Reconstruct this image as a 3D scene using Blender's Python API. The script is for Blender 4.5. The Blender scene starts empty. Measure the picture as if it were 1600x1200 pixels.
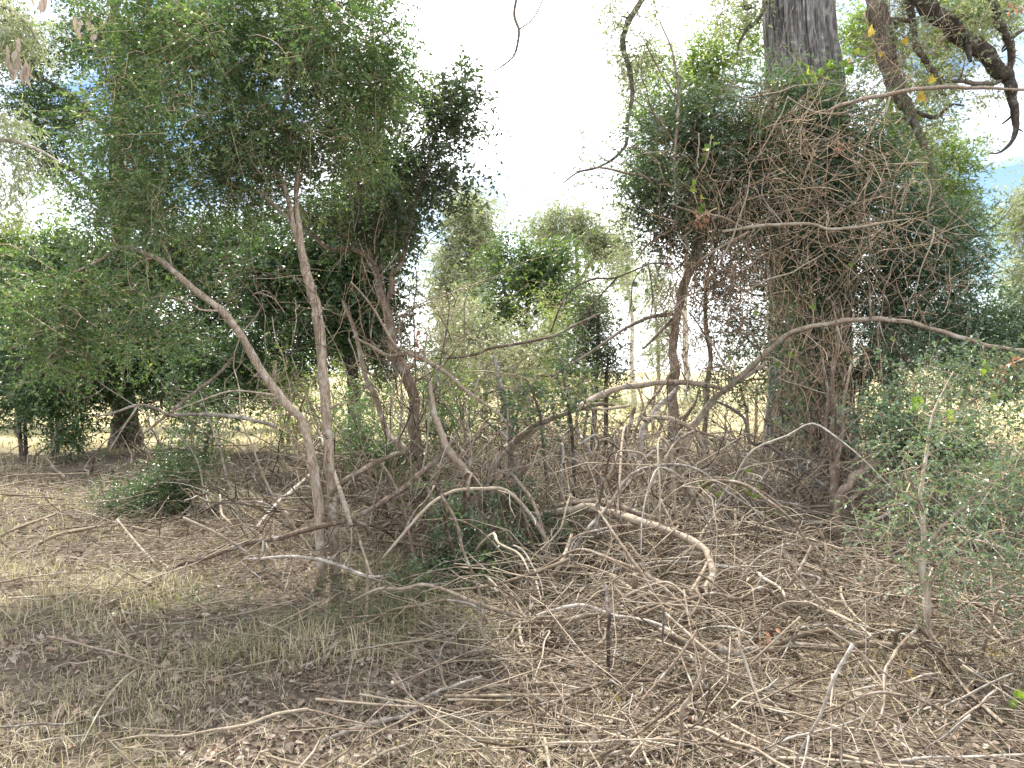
import bpy, math
import numpy as np
from mathutils import Vector, Euler, noise as mnoise

# ------------------------------------------------------------------ camera, sky, sun, exposure
SC = bpy.context.scene
COL = SC.collection
W_, H_ = 1600.0, 1200.0
HFOV = math.radians(66.0)
F = W_ / 2 / math.tan(HFOV / 2)
CAM_H = 1.6
HORIZON = 580.0
PITCH = math.atan((H_ / 2 - HORIZON) / F)          # looking slightly down

cam_d = bpy.data.cameras.new('camera')
cam = bpy.data.objects.new('camera', cam_d)
COL.objects.link(cam)
cam.location = (0, 0, CAM_H)
cam.rotation_euler = (math.pi / 2 - PITCH, 0, 0)
cam_d.sensor_width = 36
cam_d.lens = 18 / math.tan(HFOV / 2)
cam_d.clip_start = 0.05
cam_d.clip_end = 3000
SC.camera = cam

SUN_EL, SUN_AZ = math.radians(60), math.radians(-18)   # azimuth measured from the view axis (+Y) towards +X
world = bpy.data.worlds.new('World')
SC.world = world
world.use_nodes = True
wn, wl = world.node_tree.nodes, world.node_tree.links
wn.clear()
w_out = wn.new('ShaderNodeOutputWorld')
w_bg = wn.new('ShaderNodeBackground')
w_bg.inputs['Strength'].default_value = 0.085
w_sky = wn.new('ShaderNodeTexSky')
w_sky.sky_type = 'NISHITA'
w_sky.sun_disc = False
w_sky.sun_elevation = SUN_EL
w_sky.sun_rotation = SUN_AZ
w_sky.air_density = 1.0
w_sky.dust_density = 0.2
w_sky.ozone_density = 3.0
w_tc = wn.new('ShaderNodeTexCoord')
w_map = wn.new('ShaderNodeMapping')
w_map.inputs['Scale'].default_value = (1.0, 1.0, 2.2)
w_map.inputs['Location'].default_value = (1.1, 0.6, 0.2)
w_noise = wn.new('ShaderNodeTexNoise')
w_noise.inputs['Scale'].default_value = 1.7
w_noise.inputs['Detail'].default_value = 6
w_noise.inputs['Roughness'].default_value = 0.55
w_ramp = wn.new('ShaderNodeValToRGB')
w_ramp.color_ramp.elements[0].position = 0.415
w_ramp.color_ramp.elements[1].position = 0.535
w_mix = wn.new('ShaderNodeMix')
w_mix.data_type = 'RGBA'
w_mix.inputs['B'].default_value = (17.0, 17.2, 17.5, 1)
wl.new(w_tc.outputs['Generated'], w_map.inputs['Vector'])
wl.new(w_map.outputs['Vector'], w_noise.inputs['Vector'])
wl.new(w_noise.outputs['Fac'], w_ramp.inputs['Fac'])
wl.new(w_ramp.outputs['Color'], w_mix.inputs['Factor'])
wl.new(w_sky.outputs['Color'], w_mix.inputs['A'])
wl.new(w_mix.outputs['Result'], w_bg.inputs['Color'])
wl.new(w_bg.outputs['Background'], w_out.inputs['Surface'])

sun_d = bpy.data.lights.new('sun', 'SUN')
sun_d.energy = 5.0
sun_d.angle = math.radians(0.6)
sun_d.color = (1.0, 0.95, 0.86)
sun = bpy.data.objects.new('sun', sun_d)
COL.objects.link(sun)
sdir = Vector((math.sin(SUN_AZ) * math.cos(SUN_EL), math.cos(SUN_AZ) * math.cos(SUN_EL), math.sin(SUN_EL)))
sun.rotation_euler = sdir.to_track_quat('Z', 'Y').to_euler()
sun.location = sdir * 60

SC.view_settings.view_transform = 'Standard'
SC.view_settings.look = 'None'
SC.view_settings.gamma = 1.0
SC.view_settings.use_curve_mapping = False
SC.view_settings.exposure = 1.27
SC.render.engine = 'CYCLES'
SC.cycles.max_bounces = 4
SC.cycles.diffuse_bounces = 3
SC.cycles.glossy_bounces = 2
SC.cycles.transmission_bounces = 3
SC.cycles.transparent_max_bounces = 4
SC.cycles.caustics_reflective = False
SC.cycles.caustics_refractive = False
SC.cycles.sample_clamp_indirect = 6

# ------------------------------------------------------------------ geometry helpers
UP = np.array((0.0, 0.0, 1.0))
cp, sp = math.cos(PITCH), math.sin(PITCH)


def gh(x, y):
    """height of the ground"""
    x = np.asarray(x, float); y = np.asarray(y, float)
    h = 0.035 * np.sin(x * 0.9 + 0.4) * np.cos(y * 0.7 + 1.0) + 0.02 * np.sin(x * 2.3 + y * 1.7) + 0.012 * np.sin(x * 5.1 - y * 4.3 + 2)
    return h * np.clip((y - 1) / 4, 0.3, 1.6)


def P(px, py, Y):
    """the point at depth Y metres seen at this place in the 1600 x 1200 picture"""
    dx, dz = (px - 800) / F, (600 - py) / F
    ry = cp + dz * sp
    rz = -sp + dz * cp
    t = Y / ry
    return np.array((dx * t, Y, CAM_H + rz * t))


def G(px, py, h=0.0):
    """the point h metres above the ground seen at this place in the picture"""
    Y = 6.0
    for _ in range(12):
        p = P(px, py, Y)
        g = float(gh(p[0], Y)) + h
        dz, dxx = (600 - py) / F, 0
        slope = (-sp + dz * cp) / (cp + dz * sp)
        Y = min(60.0, (g - CAM_H) / slope) if slope < -1e-3 else 60.0
    return P(px, py, Y)


def PL(pts):
    """[(px, py, depth, width in px)] -> points, radii"""
    return (np.array([P(a, b, c) for a, b, c, d in pts]), np.array([0.5 * d * c / F for a, b, c, d in pts]))


def GL(pts):
    """[(px, py, height above ground, width in px)] -> points, radii"""
    pp = np.array([G(a, b, c) for a, b, c, d in pts])
    return pp, np.array([0.5 * d[3] * q[1] / F for d, q in zip(pts, pp)])


def smooth(pts, rad, n=5, wob=0.0, rng=None):
    """Catmull-Rom through pts, n steps a segment, with a little wobble"""
    pts = np.asarray(pts, float); rad = np.asarray(rad, float)
    if len(pts) < 2: return pts, rad
    a = np.vstack((2 * pts[0] - pts[1], pts, 2 * pts[-1] - pts[-2]))
    ra = np.concatenate(([rad[0]], rad, [rad[-1]]))
    out, ro = [], []
    for i in range(len(pts) - 1):
        p0, p1, p2, p3 = a[i:i + 4]
        for k in range(n):
            t = k / n
            out.append(0.5 * (2 * p1 + (p2 - p0) * t + (2 * p0 - 5 * p1 + 4 * p2 - p3) * t * t + (3 * p1 - p0 - 3 * p2 + p3) * t ** 3))
            ro.append(ra[i + 1] * (1 - t) + ra[i + 2] * t)
    out.append(pts[-1]); ro.append(rad[-1])
    out, ro = np.array(out), np.array(ro)
    if wob and rng is not None:
        k = np.arange(len(out))
        w = sum(rng.normal(0, 1, (1, 3)) * np.sin(k * f + rng.uniform(0, 6.28, (1, 1)))[0][:, None] for f in (0.35, 0.6, 1.0))
        w = w * np.clip(k / 3, 0, 1)[:, None]
        out = out + w * (0.5 * wob * ro)[:, None]
        ro = ro * (1 + 0.05 * np.sin(k * 0.8 + rng.uniform(0, 6.28)) + 0.03 * rng.normal(0, 1, len(ro)))
    return out, np.abs(ro)


def unit(v):
    return v / (np.linalg.norm(v, axis=-1, keepdims=True) + 1e-9)


def tubes(Pn, R, sides):
    """Pn (N,M,3) centre lines, R (N,M) radii -> verts, quads (parallel-transported rings), closed tips"""
    N, M, _ = Pn.shape
    T = np.empty_like(Pn)
    T[:, 1:-1] = Pn[:, 2:] - Pn[:, :-2]
    T[:, 0] = Pn[:, 1] - Pn[:, 0]
    T[:, -1] = Pn[:, -1] - Pn[:, -2]
    T = unit(T)
    ref = np.where(np.abs(T[:, 0, 2:3]) < 0.9, np.array((0, 0, 1.0)), np.array((1.0, 0, 0)))
    A = unit(np.cross(T[:, 0], ref))
    V = np.empty((N, M, sides, 3))
    ang = np.arange(sides) * 2 * math.pi / sides
    ca, sa = np.cos(ang), np.sin(ang)
    for m in range(M):
        A = unit(A - T[:, m] * np.sum(A * T[:, m], -1, keepdims=True))
        B = np.cross(T[:, m], A)
        V[:, m] = Pn[:, m, None, :] + R[:, m, None, None] * (A[:, None, :] * ca[None, :, None] + B[:, None, :] * sa[None, :, None])
    idx = np.arange(N * M * sides).reshape(N, M, sides)
    nx = np.roll(idx, -1, 2)
    q = np.stack((idx[:, :-1], nx[:, :-1], nx[:, 1:], idx[:, 1:]), -1).reshape(-1, 4)
    return V.reshape(-1, 3), q


class MB:
    def __init__(s):
        s.v, s.q, s.t, s.c, s.n = [], [], [], [], 0

    def add(s, V, Q=None, T=None, tint=0.5):
        V = np.asarray(V, float)
        if Q is not None and len(Q): s.q.append(np.asarray(Q) + s.n)
        if T is not None and len(T): s.t.append(np.asarray(T) + s.n)
        s.c.append(np.broadcast_to(np.asarray(tint, float), (len(V),)))
        s.v.append(V); s.n += len(V)

    def tube(s, pts, rad, sides=6, n=5, wob=0.0, rng=None, tint=0.5, cap=True, rough=0.0):
        p, r = smooth(pts, rad, n, wob, rng)
        V, Q = tubes(p[None], r[None], sides)
        if rough and rng is not None:
            ctr = np.repeat(p, sides, 0)
            V = ctr + (V - ctr) * (1 + rough * rng.normal(0, 1, (len(V), 1)))
        T = None
        if cap:
            b = len(V)
            V = np.vstack((V, p[0], p[-1]))
            i = np.arange(sides); j = (i + 1) % sides
            e = b - sides
            T = np.vstack((np.stack((np.full(sides, b), j, i), -1), np.stack((np.full(sides, b + 1), e + i, e + j), -1)))
        s.add(V, Q, T, tint)
        return p

    def build(s, name, mat, parent=None, shade=True):
        return mesh_object(name, np.vstack(s.v), s.q, s.t, np.concatenate(s.c), mat, parent, shade)


def mesh_data(name, V, q, t, tint, mat, shade=True):
    me = bpy.data.meshes.new(name)
    q = np.vstack(q) if len(q) else np.zeros((0, 4), int)
    t = np.vstack(t) if len(t) else np.zeros((0, 3), int)
    me.vertices.add(len(V))
    me.vertices.foreach_set('co', np.ascontiguousarray(V, dtype=np.float32).ravel())
    loops = np.concatenate((q.ravel(), t.ravel())).astype(np.int32)
    me.loops.add(len(loops))
    me.loops.foreach_set('vertex_index', loops)
    nq, nt = len(q), len(t)
    me.polygons.add(nq + nt)
    st = np.concatenate((np.arange(nq) * 4, nq * 4 + np.arange(nt) * 3)).astype(np.int32)
    me.polygons.foreach_set('loop_start', st)
    me.polygons.foreach_set('loop_total', np.concatenate((np.full(nq, 4), np.full(nt, 3))).astype(np.int32))
    me.polygons.foreach_set('use_smooth', np.full(nq + nt, bool(shade)))
    at = me.attributes.new('tint', 'FLOAT', 'POINT')
    at.data.foreach_set('value', np.ascontiguousarray(tint, dtype=np.float32))
    me.materials.append(mat)
    me.update(calc_edges=True)
    return me


def origin_of(o):
    v = np.zeros(3)
    while o is not None:
        v += np.array(o.location); o = o.parent
    return v


def mesh_object(name, V, q, t, tint, mat, parent=None, shade=True):
    if parent is None:
        org = V.mean(0).copy(); org[2] = V[:, 2].min()
    else:
        org = origin_of(parent)
    me = mesh_data(name, V - org, q, t, tint, mat, shade)
    o = bpy.data.objects.new(name, me)
    COL.objects.link(o)
    if parent is None: o.location = org
    else: o.parent = parent
    return o


def tag(o, label=None, cat=None, group=None, kind=None):
    if label: o['label'] = label
    if cat: o['category'] = cat
    if group: o['group'] = group
    if kind: o['kind'] = kind
    return o


def thing(name, loc, label, cat, group=None):
    o = bpy.data.objects.new(name, None)
    COL.objects.link(o)
    o.location = tuple(loc)
    o.empty_display_size = 0.1
    return tag(o, label, cat, group)


# ------------------------------------------------------------------ materials
def nodes_of(name):
    m = bpy.data.materials.new(name)
    m.use_nodes = True
    n, l = m.node_tree.nodes, m.node_tree.links
    n.clear()
    return m, n, l, n.new('ShaderNodeOutputMaterial')


def ramp(n, cols):
    r = n.new('ShaderNodeValToRGB')
    e = r.color_ramp.elements
    while len(e) < len(cols): e.new(0.5)
    for i, (p, c) in enumerate(cols):
        e[i].position = p; e[i].color = (*c, 1)
    return r


def leaf_mat(name, cols, rough=0.45, trans=0.35, spec=0.5, tcol=None):
    m, n, l, out = nodes_of(name)
    at = n.new('ShaderNodeAttribute'); at.attribute_name = 'tint'
    r = ramp(n, cols)
    l.new(at.outputs['Fac'], r.inputs['Fac'])
    b = n.new('ShaderNodeBsdfPrincipled')
    b.inputs['Roughness'].default_value = rough
    b.inputs['Specular IOR Level'].default_value = spec
    l.new(r.outputs['Color'], b.inputs['Base Color'])
    tr = n.new('ShaderNodeBsdfTranslucent')
    mx = n.new('ShaderNodeMix'); mx.data_type = 'RGBA'; mx.blend_type = 'MULTIPLY'
    mx.inputs['Factor'].default_value = 1
    mx.inputs['B'].default_value = (*(tcol or (1.5, 1.7, 0.6)), 1)
    l.new(r.outputs['Color'], mx.inputs['A'])
    l.new(mx.outputs['Result'], tr.inputs['Color'])
    ms = n.new('ShaderNodeMixShader'); ms.inputs['Fac'].default_value = trans
    l.new(b.outputs[0], ms.inputs[1]); l.new(tr.outputs[0], ms.inputs[2])
    l.new(ms.outputs[0], out.inputs['Surface'])
    return m


def bark_mat(name, c1, c2, c3, scale=18, stretch=0.25, bump=0.5, vary=0.35, dist=0.01):
    m, n, l, out = nodes_of(name)
    tc = n.new('ShaderNodeTexCoord')
    mp = n.new('ShaderNodeMapping'); mp.inputs['Scale'].default_value = (1, 1, stretch)
    l.new(tc.outputs['Object'], mp.inputs['Vector'])
    nz = n.new('ShaderNodeTexNoise'); nz.inputs['Scale'].default_value = scale; nz.inputs['Detail'].default_value = 5
    nz.inputs['Roughness'].default_value = 0.65
    l.new(mp.outputs['Vector'], nz.inputs['Vector'])
    n2 = n.new('ShaderNodeTexNoise'); n2.inputs['Scale'].default_value = scale * 4.2; n2.inputs['Detail'].default_value = 4
    l.new(mp.outputs['Vector'], n2.inputs['Vector'])
    nm = n.new('ShaderNodeMath'); nm.operation = 'MULTIPLY_ADD'; nm.inputs[1].default_value = 0.75; nm.inputs[2].default_value = -0.375
    l.new(n2.outputs['Fac'], nm.inputs[0])
    ns = n.new('ShaderNodeMath'); ns.operation = 'ADD'
    l.new(nz.outputs['Fac'], ns.inputs[0]); l.new(nm.outputs[0], ns.inputs[1])
    at = n.new('ShaderNodeAttribute'); at.attribute_name = 'tint'
    oi = n.new('ShaderNodeObjectInfo')
    a1 = n.new('ShaderNodeMath'); a1.operation = 'ADD'
    l.new(at.outputs['Fac'], a1.inputs[0]); l.new(oi.outputs['Random'], a1.inputs[1])
    a2 = n.new('ShaderNodeMath'); a2.operation = 'MULTIPLY_ADD'
    a2.inputs[1].default_value = vary; a2.inputs[2].default_value = -vary
    l.new(a1.outputs[0], a2.inputs[0])
    a3 = n.new('ShaderNodeMath'); a3.operation = 'ADD'
    l.new(ns.outputs[0], a3.inputs[0]); l.new(a2.outputs[0], a3.inputs[1])
    r = ramp(n, [(0.25, c1), (0.5, c2), (0.75, c3)])
    l.new(a3.outputs[0], r.inputs['Fac'])
    n3 = n.new('ShaderNodeTexNoise'); n3.inputs['Scale'].default_value = 7.0; n3.inputs['Detail'].default_value = 6; n3.inputs['Roughness'].default_value = 0.7
    l.new(tc.outputs['Object'], n3.inputs['Vector'])
    r3 = ramp(n, [(0.54, (0, 0, 0)), (0.66, (0.65, 0.65, 0.65))]); l.new(n3.outputs['Fac'], r3.inputs['Fac'])
    lm = n.new('ShaderNodeMix'); lm.data_type = 'RGBA'
    lm.inputs['B'].default_value = (*(min(0.5, q * 1.15 + 0.04) for q in (c3[0], c3[0] * 0.97, c3[0] * 0.88)), 1)
    l.new(r3.outputs['Color'], lm.inputs['Factor']); l.new(r.outputs['Color'], lm.inputs['A'])
    b = n.new('ShaderNodeBsdfPrincipled')
    b.inputs['Roughness'].default_value = 0.85
    b.inputs['Specular IOR Level'].default_value = 0.25
    l.new(lm.outputs['Result'], b.inputs['Base Color'])
    bp = n.new('ShaderNodeBump'); bp.inputs['Strength'].default_value = bump; bp.inputs['Distance'].default_value = dist
    l.new(ns.outputs[0], bp.inputs['Height'])
    l.new(bp.outputs['Normal'], b.inputs['Normal'])
    l.new(b.outputs[0], out.inputs['Surface'])
    return m


M = {}
M['trunk'] = bark_mat('bark_tan', (0.107, 0.082, 0.060), (0.257, 0.200, 0.151), (0.431, 0.370, 0.297), 26, 0.22, 0.9)
M['trunk_brown'] = bark_mat('bark_brown', (0.088, 0.062, 0.047), (0.199, 0.147, 0.107), (0.316, 0.253, 0.196), 28, 0.22, 0.9)
M['trunk_dark'] = bark_mat('bark_dark', (0.034, 0.029, 0.023), (0.086, 0.069, 0.055), (0.172, 0.144, 0.115), 14, 0.22, 0.9)
M['furrow'] = bark_mat('bark_furrowed', (0.076, 0.072, 0.069), (0.211, 0.198, 0.193), (0.397, 0.381, 0.373), 14, 0.1, 0.9, 0.1, 0.02)
M['gum'] = bark_mat('bark_gum', (0.22, 0.19, 0.16), (0.36, 0.32, 0.28), (0.5, 0.46, 0.42), 5, 0.4)
M['twig'] = bark_mat('twig_brown', (0.155, 0.099, 0.063), (0.334, 0.235, 0.150), (0.552, 0.417, 0.283), 8, 1, 0.2)
M['twig_dark'] = bark_mat('twig_dark', (0.035, 0.028, 0.022), (0.085, 0.068, 0.052), (0.17, 0.14, 0.11), 8, 1, 0.2)
M['stick'] = bark_mat('dry_stick', (0.081, 0.059, 0.039), (0.181, 0.138, 0.100), (0.302, 0.251, 0.193), 10, 1, 0.3, 0.5)
M['stick_grey'] = bark_mat('grey_stick', (0.112, 0.094, 0.079), (0.240, 0.210, 0.180), (0.375, 0.341, 0.300), 14, 1, 0.3, 0.4)
M['stick_pale'] = bark_mat('pale_stick', (0.143, 0.106, 0.071), (0.243, 0.197, 0.142), (0.329, 0.282, 0.217), 12, 1, 0.3, 0.3)
M['stick_dark'] = bark_mat('dark_stick', (0.035, 0.027, 0.025), (0.085, 0.066, 0.06), (0.15, 0.12, 0.105), 14, 1, 0.3, 0.3)
M['litter_twig'] = bark_mat('twig_litter', (0.039, 0.026, 0.018), (0.151, 0.113, 0.078), (0.275, 0.226, 0.166), 3, 1, 0.1, 0.6)

M['leaf_fine'] = leaf_mat('leaf_fine_green', [(0.0, (0.049, 0.089, 0.046)), (0.55, (0.092, 0.152, 0.065)), (0.9, (0.171, 0.231, 0.094)), (1, (0.304, 0.323, 0.152))], 0.42, 0.33)
M['leaf_dark'] = leaf_mat('leaf_dark_green', [(0.0, (0.033, 0.064, 0.027)), (0.6, (0.065, 0.112, 0.045)), (1, (0.133, 0.180, 0.058))], 0.38, 0.25)
M['leaf_crooked'] = leaf_mat('leaf_deep_green', [(0.0, (0.034, 0.054, 0.031)), (0.6, (0.060, 0.088, 0.046)), (1, (0.129, 0.153, 0.068))], 0.4, 0.25)
M['leaf_sunny'] = leaf_mat('leaf_yellow_green', [(0.0, (0.082, 0.128, 0.044)), (0.6, (0.147, 0.199, 0.068)), (1, (0.290, 0.317, 0.121))], 0.45, 0.45)
M['leaf_gum'] = leaf_mat('leaf_olive', [(0.0, (0.165, 0.203, 0.130)), (0.6, (0.270, 0.300, 0.196)), (1, (0.482, 0.482, 0.333))], 0.45, 0.35, 0.5, (1.3, 1.35, 0.8))  # olive leaf tones, lightened further to put the background trees' haze into the colour
M['leaf_broad'] = leaf_mat('leaf_broad_green', [(0.0, (0.045, 0.075, 0.042)), (0.6, (0.089, 0.133, 0.060)), (1, (0.216, 0.252, 0.102))], 0.4, 0.4)
M['leaf_privet'] = leaf_mat('leaf_glossy', [(0.0, (0.069, 0.112, 0.075)), (0.6, (0.113, 0.166, 0.110)), (1, (0.218, 0.275, 0.177))], 0.33, 0.28, 0.55)
M['leaf_climber'] = leaf_mat('leaf_climber', [(0.0, (0.043, 0.069, 0.038)), (0.6, (0.076, 0.113, 0.059)), (1, (0.176, 0.195, 0.089))], 0.33, 0.22, 0.6)
M['leaf_lime'] = leaf_mat('leaf_lime', [(0.0, (0.098, 0.193, 0.037)), (0.6, (0.213, 0.315, 0.056)), (1, (0.368, 0.396, 0.076))], 0.4, 0.5, 0.4, (1.3, 1.3, 0.6))
M['leaf_gold'] = leaf_mat('leaf_gold', [(0.0, (0.407, 0.285, 0.048)), (1, (0.507, 0.416, 0.071))], 0.45, 0.45, 0.4, (1.2, 1.1, 0.7))
M['leaf_rust'] = leaf_mat('leaf_rust', [(0.0, (0.12, 0.055, 0.035)), (0.5, (0.27, 0.13, 0.075)), (1, (0.45, 0.25, 0.14))], 0.6, 0.3, 0.3, (1.2, 1.0, 0.8))
M['leaf_litter'] = leaf_mat('leaf_dead', [(0.0, (0.062, 0.042, 0.032)), (0.3, (0.148, 0.107, 0.079)), (0.6, (0.252, 0.196, 0.151)), (0.9, (0.374, 0.313, 0.259)), (1, (0.26, 0.155, 0.10))], 0.6, 0.2, 0.4, (1.2, 1.0, 0.8))
M['grass'] = leaf_mat('grass_blade', [(0.0, (0.060, 0.092, 0.040)), (0.3, (0.120, 0.147, 0.067)), (0.5, (0.269, 0.248, 0.142)), (0.8, (0.403, 0.346, 0.240)), (1, (0.537, 0.481, 0.359))], 0.55, 0.3, 0.35, (1.2, 1.2, 0.7))


def ground_mat():
    m, n, l, out = nodes_of('ground_soil_and_dry_grass')
    tc = n.new('ShaderNodeTexCoord')

    def noise(scale, detail=6):
        z = n.new('ShaderNodeTexNoise'); z.inputs['Scale'].default_value = scale; z.inputs['Detail'].default_value = detail
        z.inputs['Roughness'].default_value = 0.65
        l.new(tc.outputs['Object'], z.inputs['Vector']); return z

    def mix(fac, a, b):
        x = n.new('ShaderNodeMix'); x.data_type = 'RGBA'
        l.new(fac, x.inputs['Factor'])
        for s, v in (('A', a), ('B', b)):
            if isinstance(v, tuple): x.inputs[s].default_value = (*v, 1)
            else: l.new(v, x.inputs[s])
        return x.outputs['Result']
    f = noise(26, 8)
    r = ramp(n, [(0.3, (0.045, 0.034, 0.027)), (0.5, (0.105, 0.082, 0.063)), (0.7, (0.22, 0.175, 0.135))])
    l.new(f.outputs['Fac'], r.inputs['Fac'])
    g = noise(1.3, 4)
    rg = ramp(n, [(0.52, (0, 0, 0)), (0.68, (0.55, 0.55, 0.55))]); l.new(g.outputs['Fac'], rg.inputs['Fac'])
    c1 = mix(rg.outputs['Color'], r.outputs['Color'], (0.085, 0.095, 0.038))
    # the mown dry field behind the thicket
    sx = n.new('ShaderNodeSeparateXYZ'); l.new(tc.outputs['Object'], sx.inputs[0])
    mr = n.new('ShaderNodeMapRange'); mr.inputs['From Min'].default_value = 14; mr.inputs['From Max'].default_value = 20
    wob = n.new('ShaderNodeMath'); wob.operation = 'MULTIPLY_ADD'; wob.inputs[1].default_value = 6; wob.inputs[2].default_value = -3
    l.new(g.outputs['Fac'], wob.inputs[0])
    ad = n.new('ShaderNodeMath'); ad.operation = 'ADD'
    l.new(sx.outputs['Y'], ad.inputs[0]); l.new(wob.outputs[0], ad.inputs[1]); l.new(ad.outputs[0], mr.inputs['Value'])
    h = noise(0.35, 8)
    rf = ramp(n, [(0.35, (0.24, 0.22, 0.10)), (0.5, (0.37, 0.32, 0.175)), (0.65, (0.45, 0.385, 0.23))]); l.new(h.outputs['Fac'], rf.inputs['Fac'])
    c2 = mix(mr.outputs['Result'], c1, rf.outputs['Color'])
    b = n.new('ShaderNodeBsdfPrincipled'); b.inputs['Roughness'].default_value = 0.95; b.inputs['Specular IOR Level'].default_value = 0.15
    l.new(c2, b.inputs['Base Color'])
    bp = n.new('ShaderNodeBump'); bp.inputs['Strength'].default_value = 0.7; bp.inputs['Distance'].default_value = 0.03
    l.new(f.outputs['Fac'], bp.inputs['Height']); l.new(bp.outputs['Normal'], b.inputs['Normal'])
    l.new(b.outputs[0], out.inputs['Surface'])
    return m


# ------------------------------------------------------------------ ground
def build_ground():
    def axis(dense, far, step):
        a = list(np.arange(-dense, dense + 1e-6, step))
        v, s = dense, step
        while v < far:
            s *= 1.35; v += s
            a.append(v); a.insert(0, -v)
        return np.array(a)
    xs = axis(13, 1500, 0.24)
    ys = axis(11, 1500, 0.24) + 10
    X, Yg = np.meshgrid(xs, ys)
    Z = gh(X, Yg) * np.clip(1 - (np.hypot(X, Yg) - 60) / 60, 0, 1)
    V = np.stack((X, Yg, Z), -1).reshape(-1, 3)
    nx, ny = len(xs), len(ys)
    i = np.arange(nx * ny).reshape(ny, nx)
    Q = np.stack((i[:-1, :-1], i[:-1, 1:], i[1:, 1:], i[1:, :-1]), -1).reshape(-1, 4)
    me = mesh_data('ground', V, [Q], [], np.full(len(V), 0.5), ground_mat())
    o = bpy.data.objects.new('ground', me)
    COL.objects.link(o)
    tag(o, 'dry ground with litter and a straw coloured field beyond', kind='structure')


build_ground()


# ------------------------------------------------------------------ foliage helpers
def leaves(mb, base, d, nrm, ln, wd, tint, fold=0.25):
    """flat folded leaves, two triangles each"""
    d = unit(d)
    s = unit(np.cross(d, nrm))
    u = np.cross(s, d)
    ln = ln[:, None]; wd = wd[:, None]
    v0 = base
    mid = base + d * ln * 0.45 + u * (wd * fold)
    v1 = mid + s * wd * 0.5
    v2 = base + d * ln - u * (ln * 0.10)
    v3 = mid - s * wd * 0.5
    if fold < 0:                                    # far away: one triangle
        b2 = base + d * ln * 0.3
        V = np.stack((base - s * wd * 0.12, b2 + s * wd * 0.6, v2), 1).reshape(-1, 3)
        i = np.arange(len(base)) * 3
        mb.add(V, None, np.stack((i, i + 1, i + 2), -1), np.repeat(tint, 3))
        return
    V = np.stack((v0, v1, v2, v3), 1).reshape(-1, 3)
    i = np.arange(len(base)) * 4
    T = np.concatenate((np.stack((i, i + 1, i + 2), -1), np.stack((i, i + 2, i + 3), -1)))
    mb.add(V, None, T, np.repeat(tint, 4))


def blob_points(rng, blobs, gap=0.0, gscale=1.2, seed=0.0):
    """cluster centres spread through ellipsoids given as (px, py, rx, ry, depth, depth radius, count)"""
    out, ctr = [], []
    for (px, py, rx, ry, Y, dy, n) in blobs:
        c = P(px, py, Y)
        r = np.array((rx * Y / F, dy, ry * Y / F))
        k = 0
        tries = 0
        while k < n and tries < n * 12:
            tries += 1
            v = rng.normal(0, 1, 3); v /= np.linalg.norm(v)
            lump = 0.84 + 0.85 * mnoise.noise(Vector(v) * 2.4 + Vector((seed, px, py)))
            if rng.random() < 0.12: lump *= 1.35
            q = c + v * (rng.random() ** 0.45) * r * lump * (0.9 + 0.25 * rng.random())
            if gap and mnoise.noise(Vector(q) * gscale + Vector((seed, seed * 2.1, 0))) < gap - 0.5: continue
            if q[2] < 0.06: continue
            out.append(q); ctr.append(c); k += 1
    return np.array(out), np.array(ctr)


def grow_twigs(rng, nodes, rads, clusters, mb, rmin=0.003, rmax=0.02, droop=0.0, sides=4):
    """join each cluster to the nearest wood by a thin curved branch, nearest clusters first"""
    N = len(nodes); K = len(clusters)
    A = np.empty((N + K * 5, 3)); A[:N] = nodes
    R = np.empty(N + K * 5); R[:N] = rads
    d0 = np.array([np.min(np.sum((nodes - c) ** 2, 1)) for c in clusters])
    n = N
    ts = np.array((0, 0.25, 0.5, 0.75, 1.0))[:, None]
    arc = 4 * ts * (1 - ts)
    PP, RR = [], []
    for k in np.argsort(d0):
        c = clusters[k]
        dd = np.sum((A[:n] - c) ** 2, 1)
        j = int(np.argmin(dd))
        a = A[j]; L = math.sqrt(dd[j])
        if L < 1e-3: continue
        side = rng.normal(0, 1, 3) * L * 0.13
        p = a * (1 - ts) + c * ts + side * arc + UP * (L * (0.10 - droop)) * arc + rng.normal(0, 0.035 * L, (5, 3)) * arc
        r0 = min(rmax, max(rmin * 1.3, R[j] * 0.6))
        r = np.linspace(r0, max(rmin, r0 * 0.45), 5)
        PP.append(p); RR.append(r)
        A[n:n + 4] = p[1:]; R[n:n + 4] = r[1:]
        n += 4
    V, Q = tubes(np.array(PP), np.array(RR), sides)
    mb.add(V, Q, None, np.repeat(rng.random(len(PP)), 5 * sides))


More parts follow.
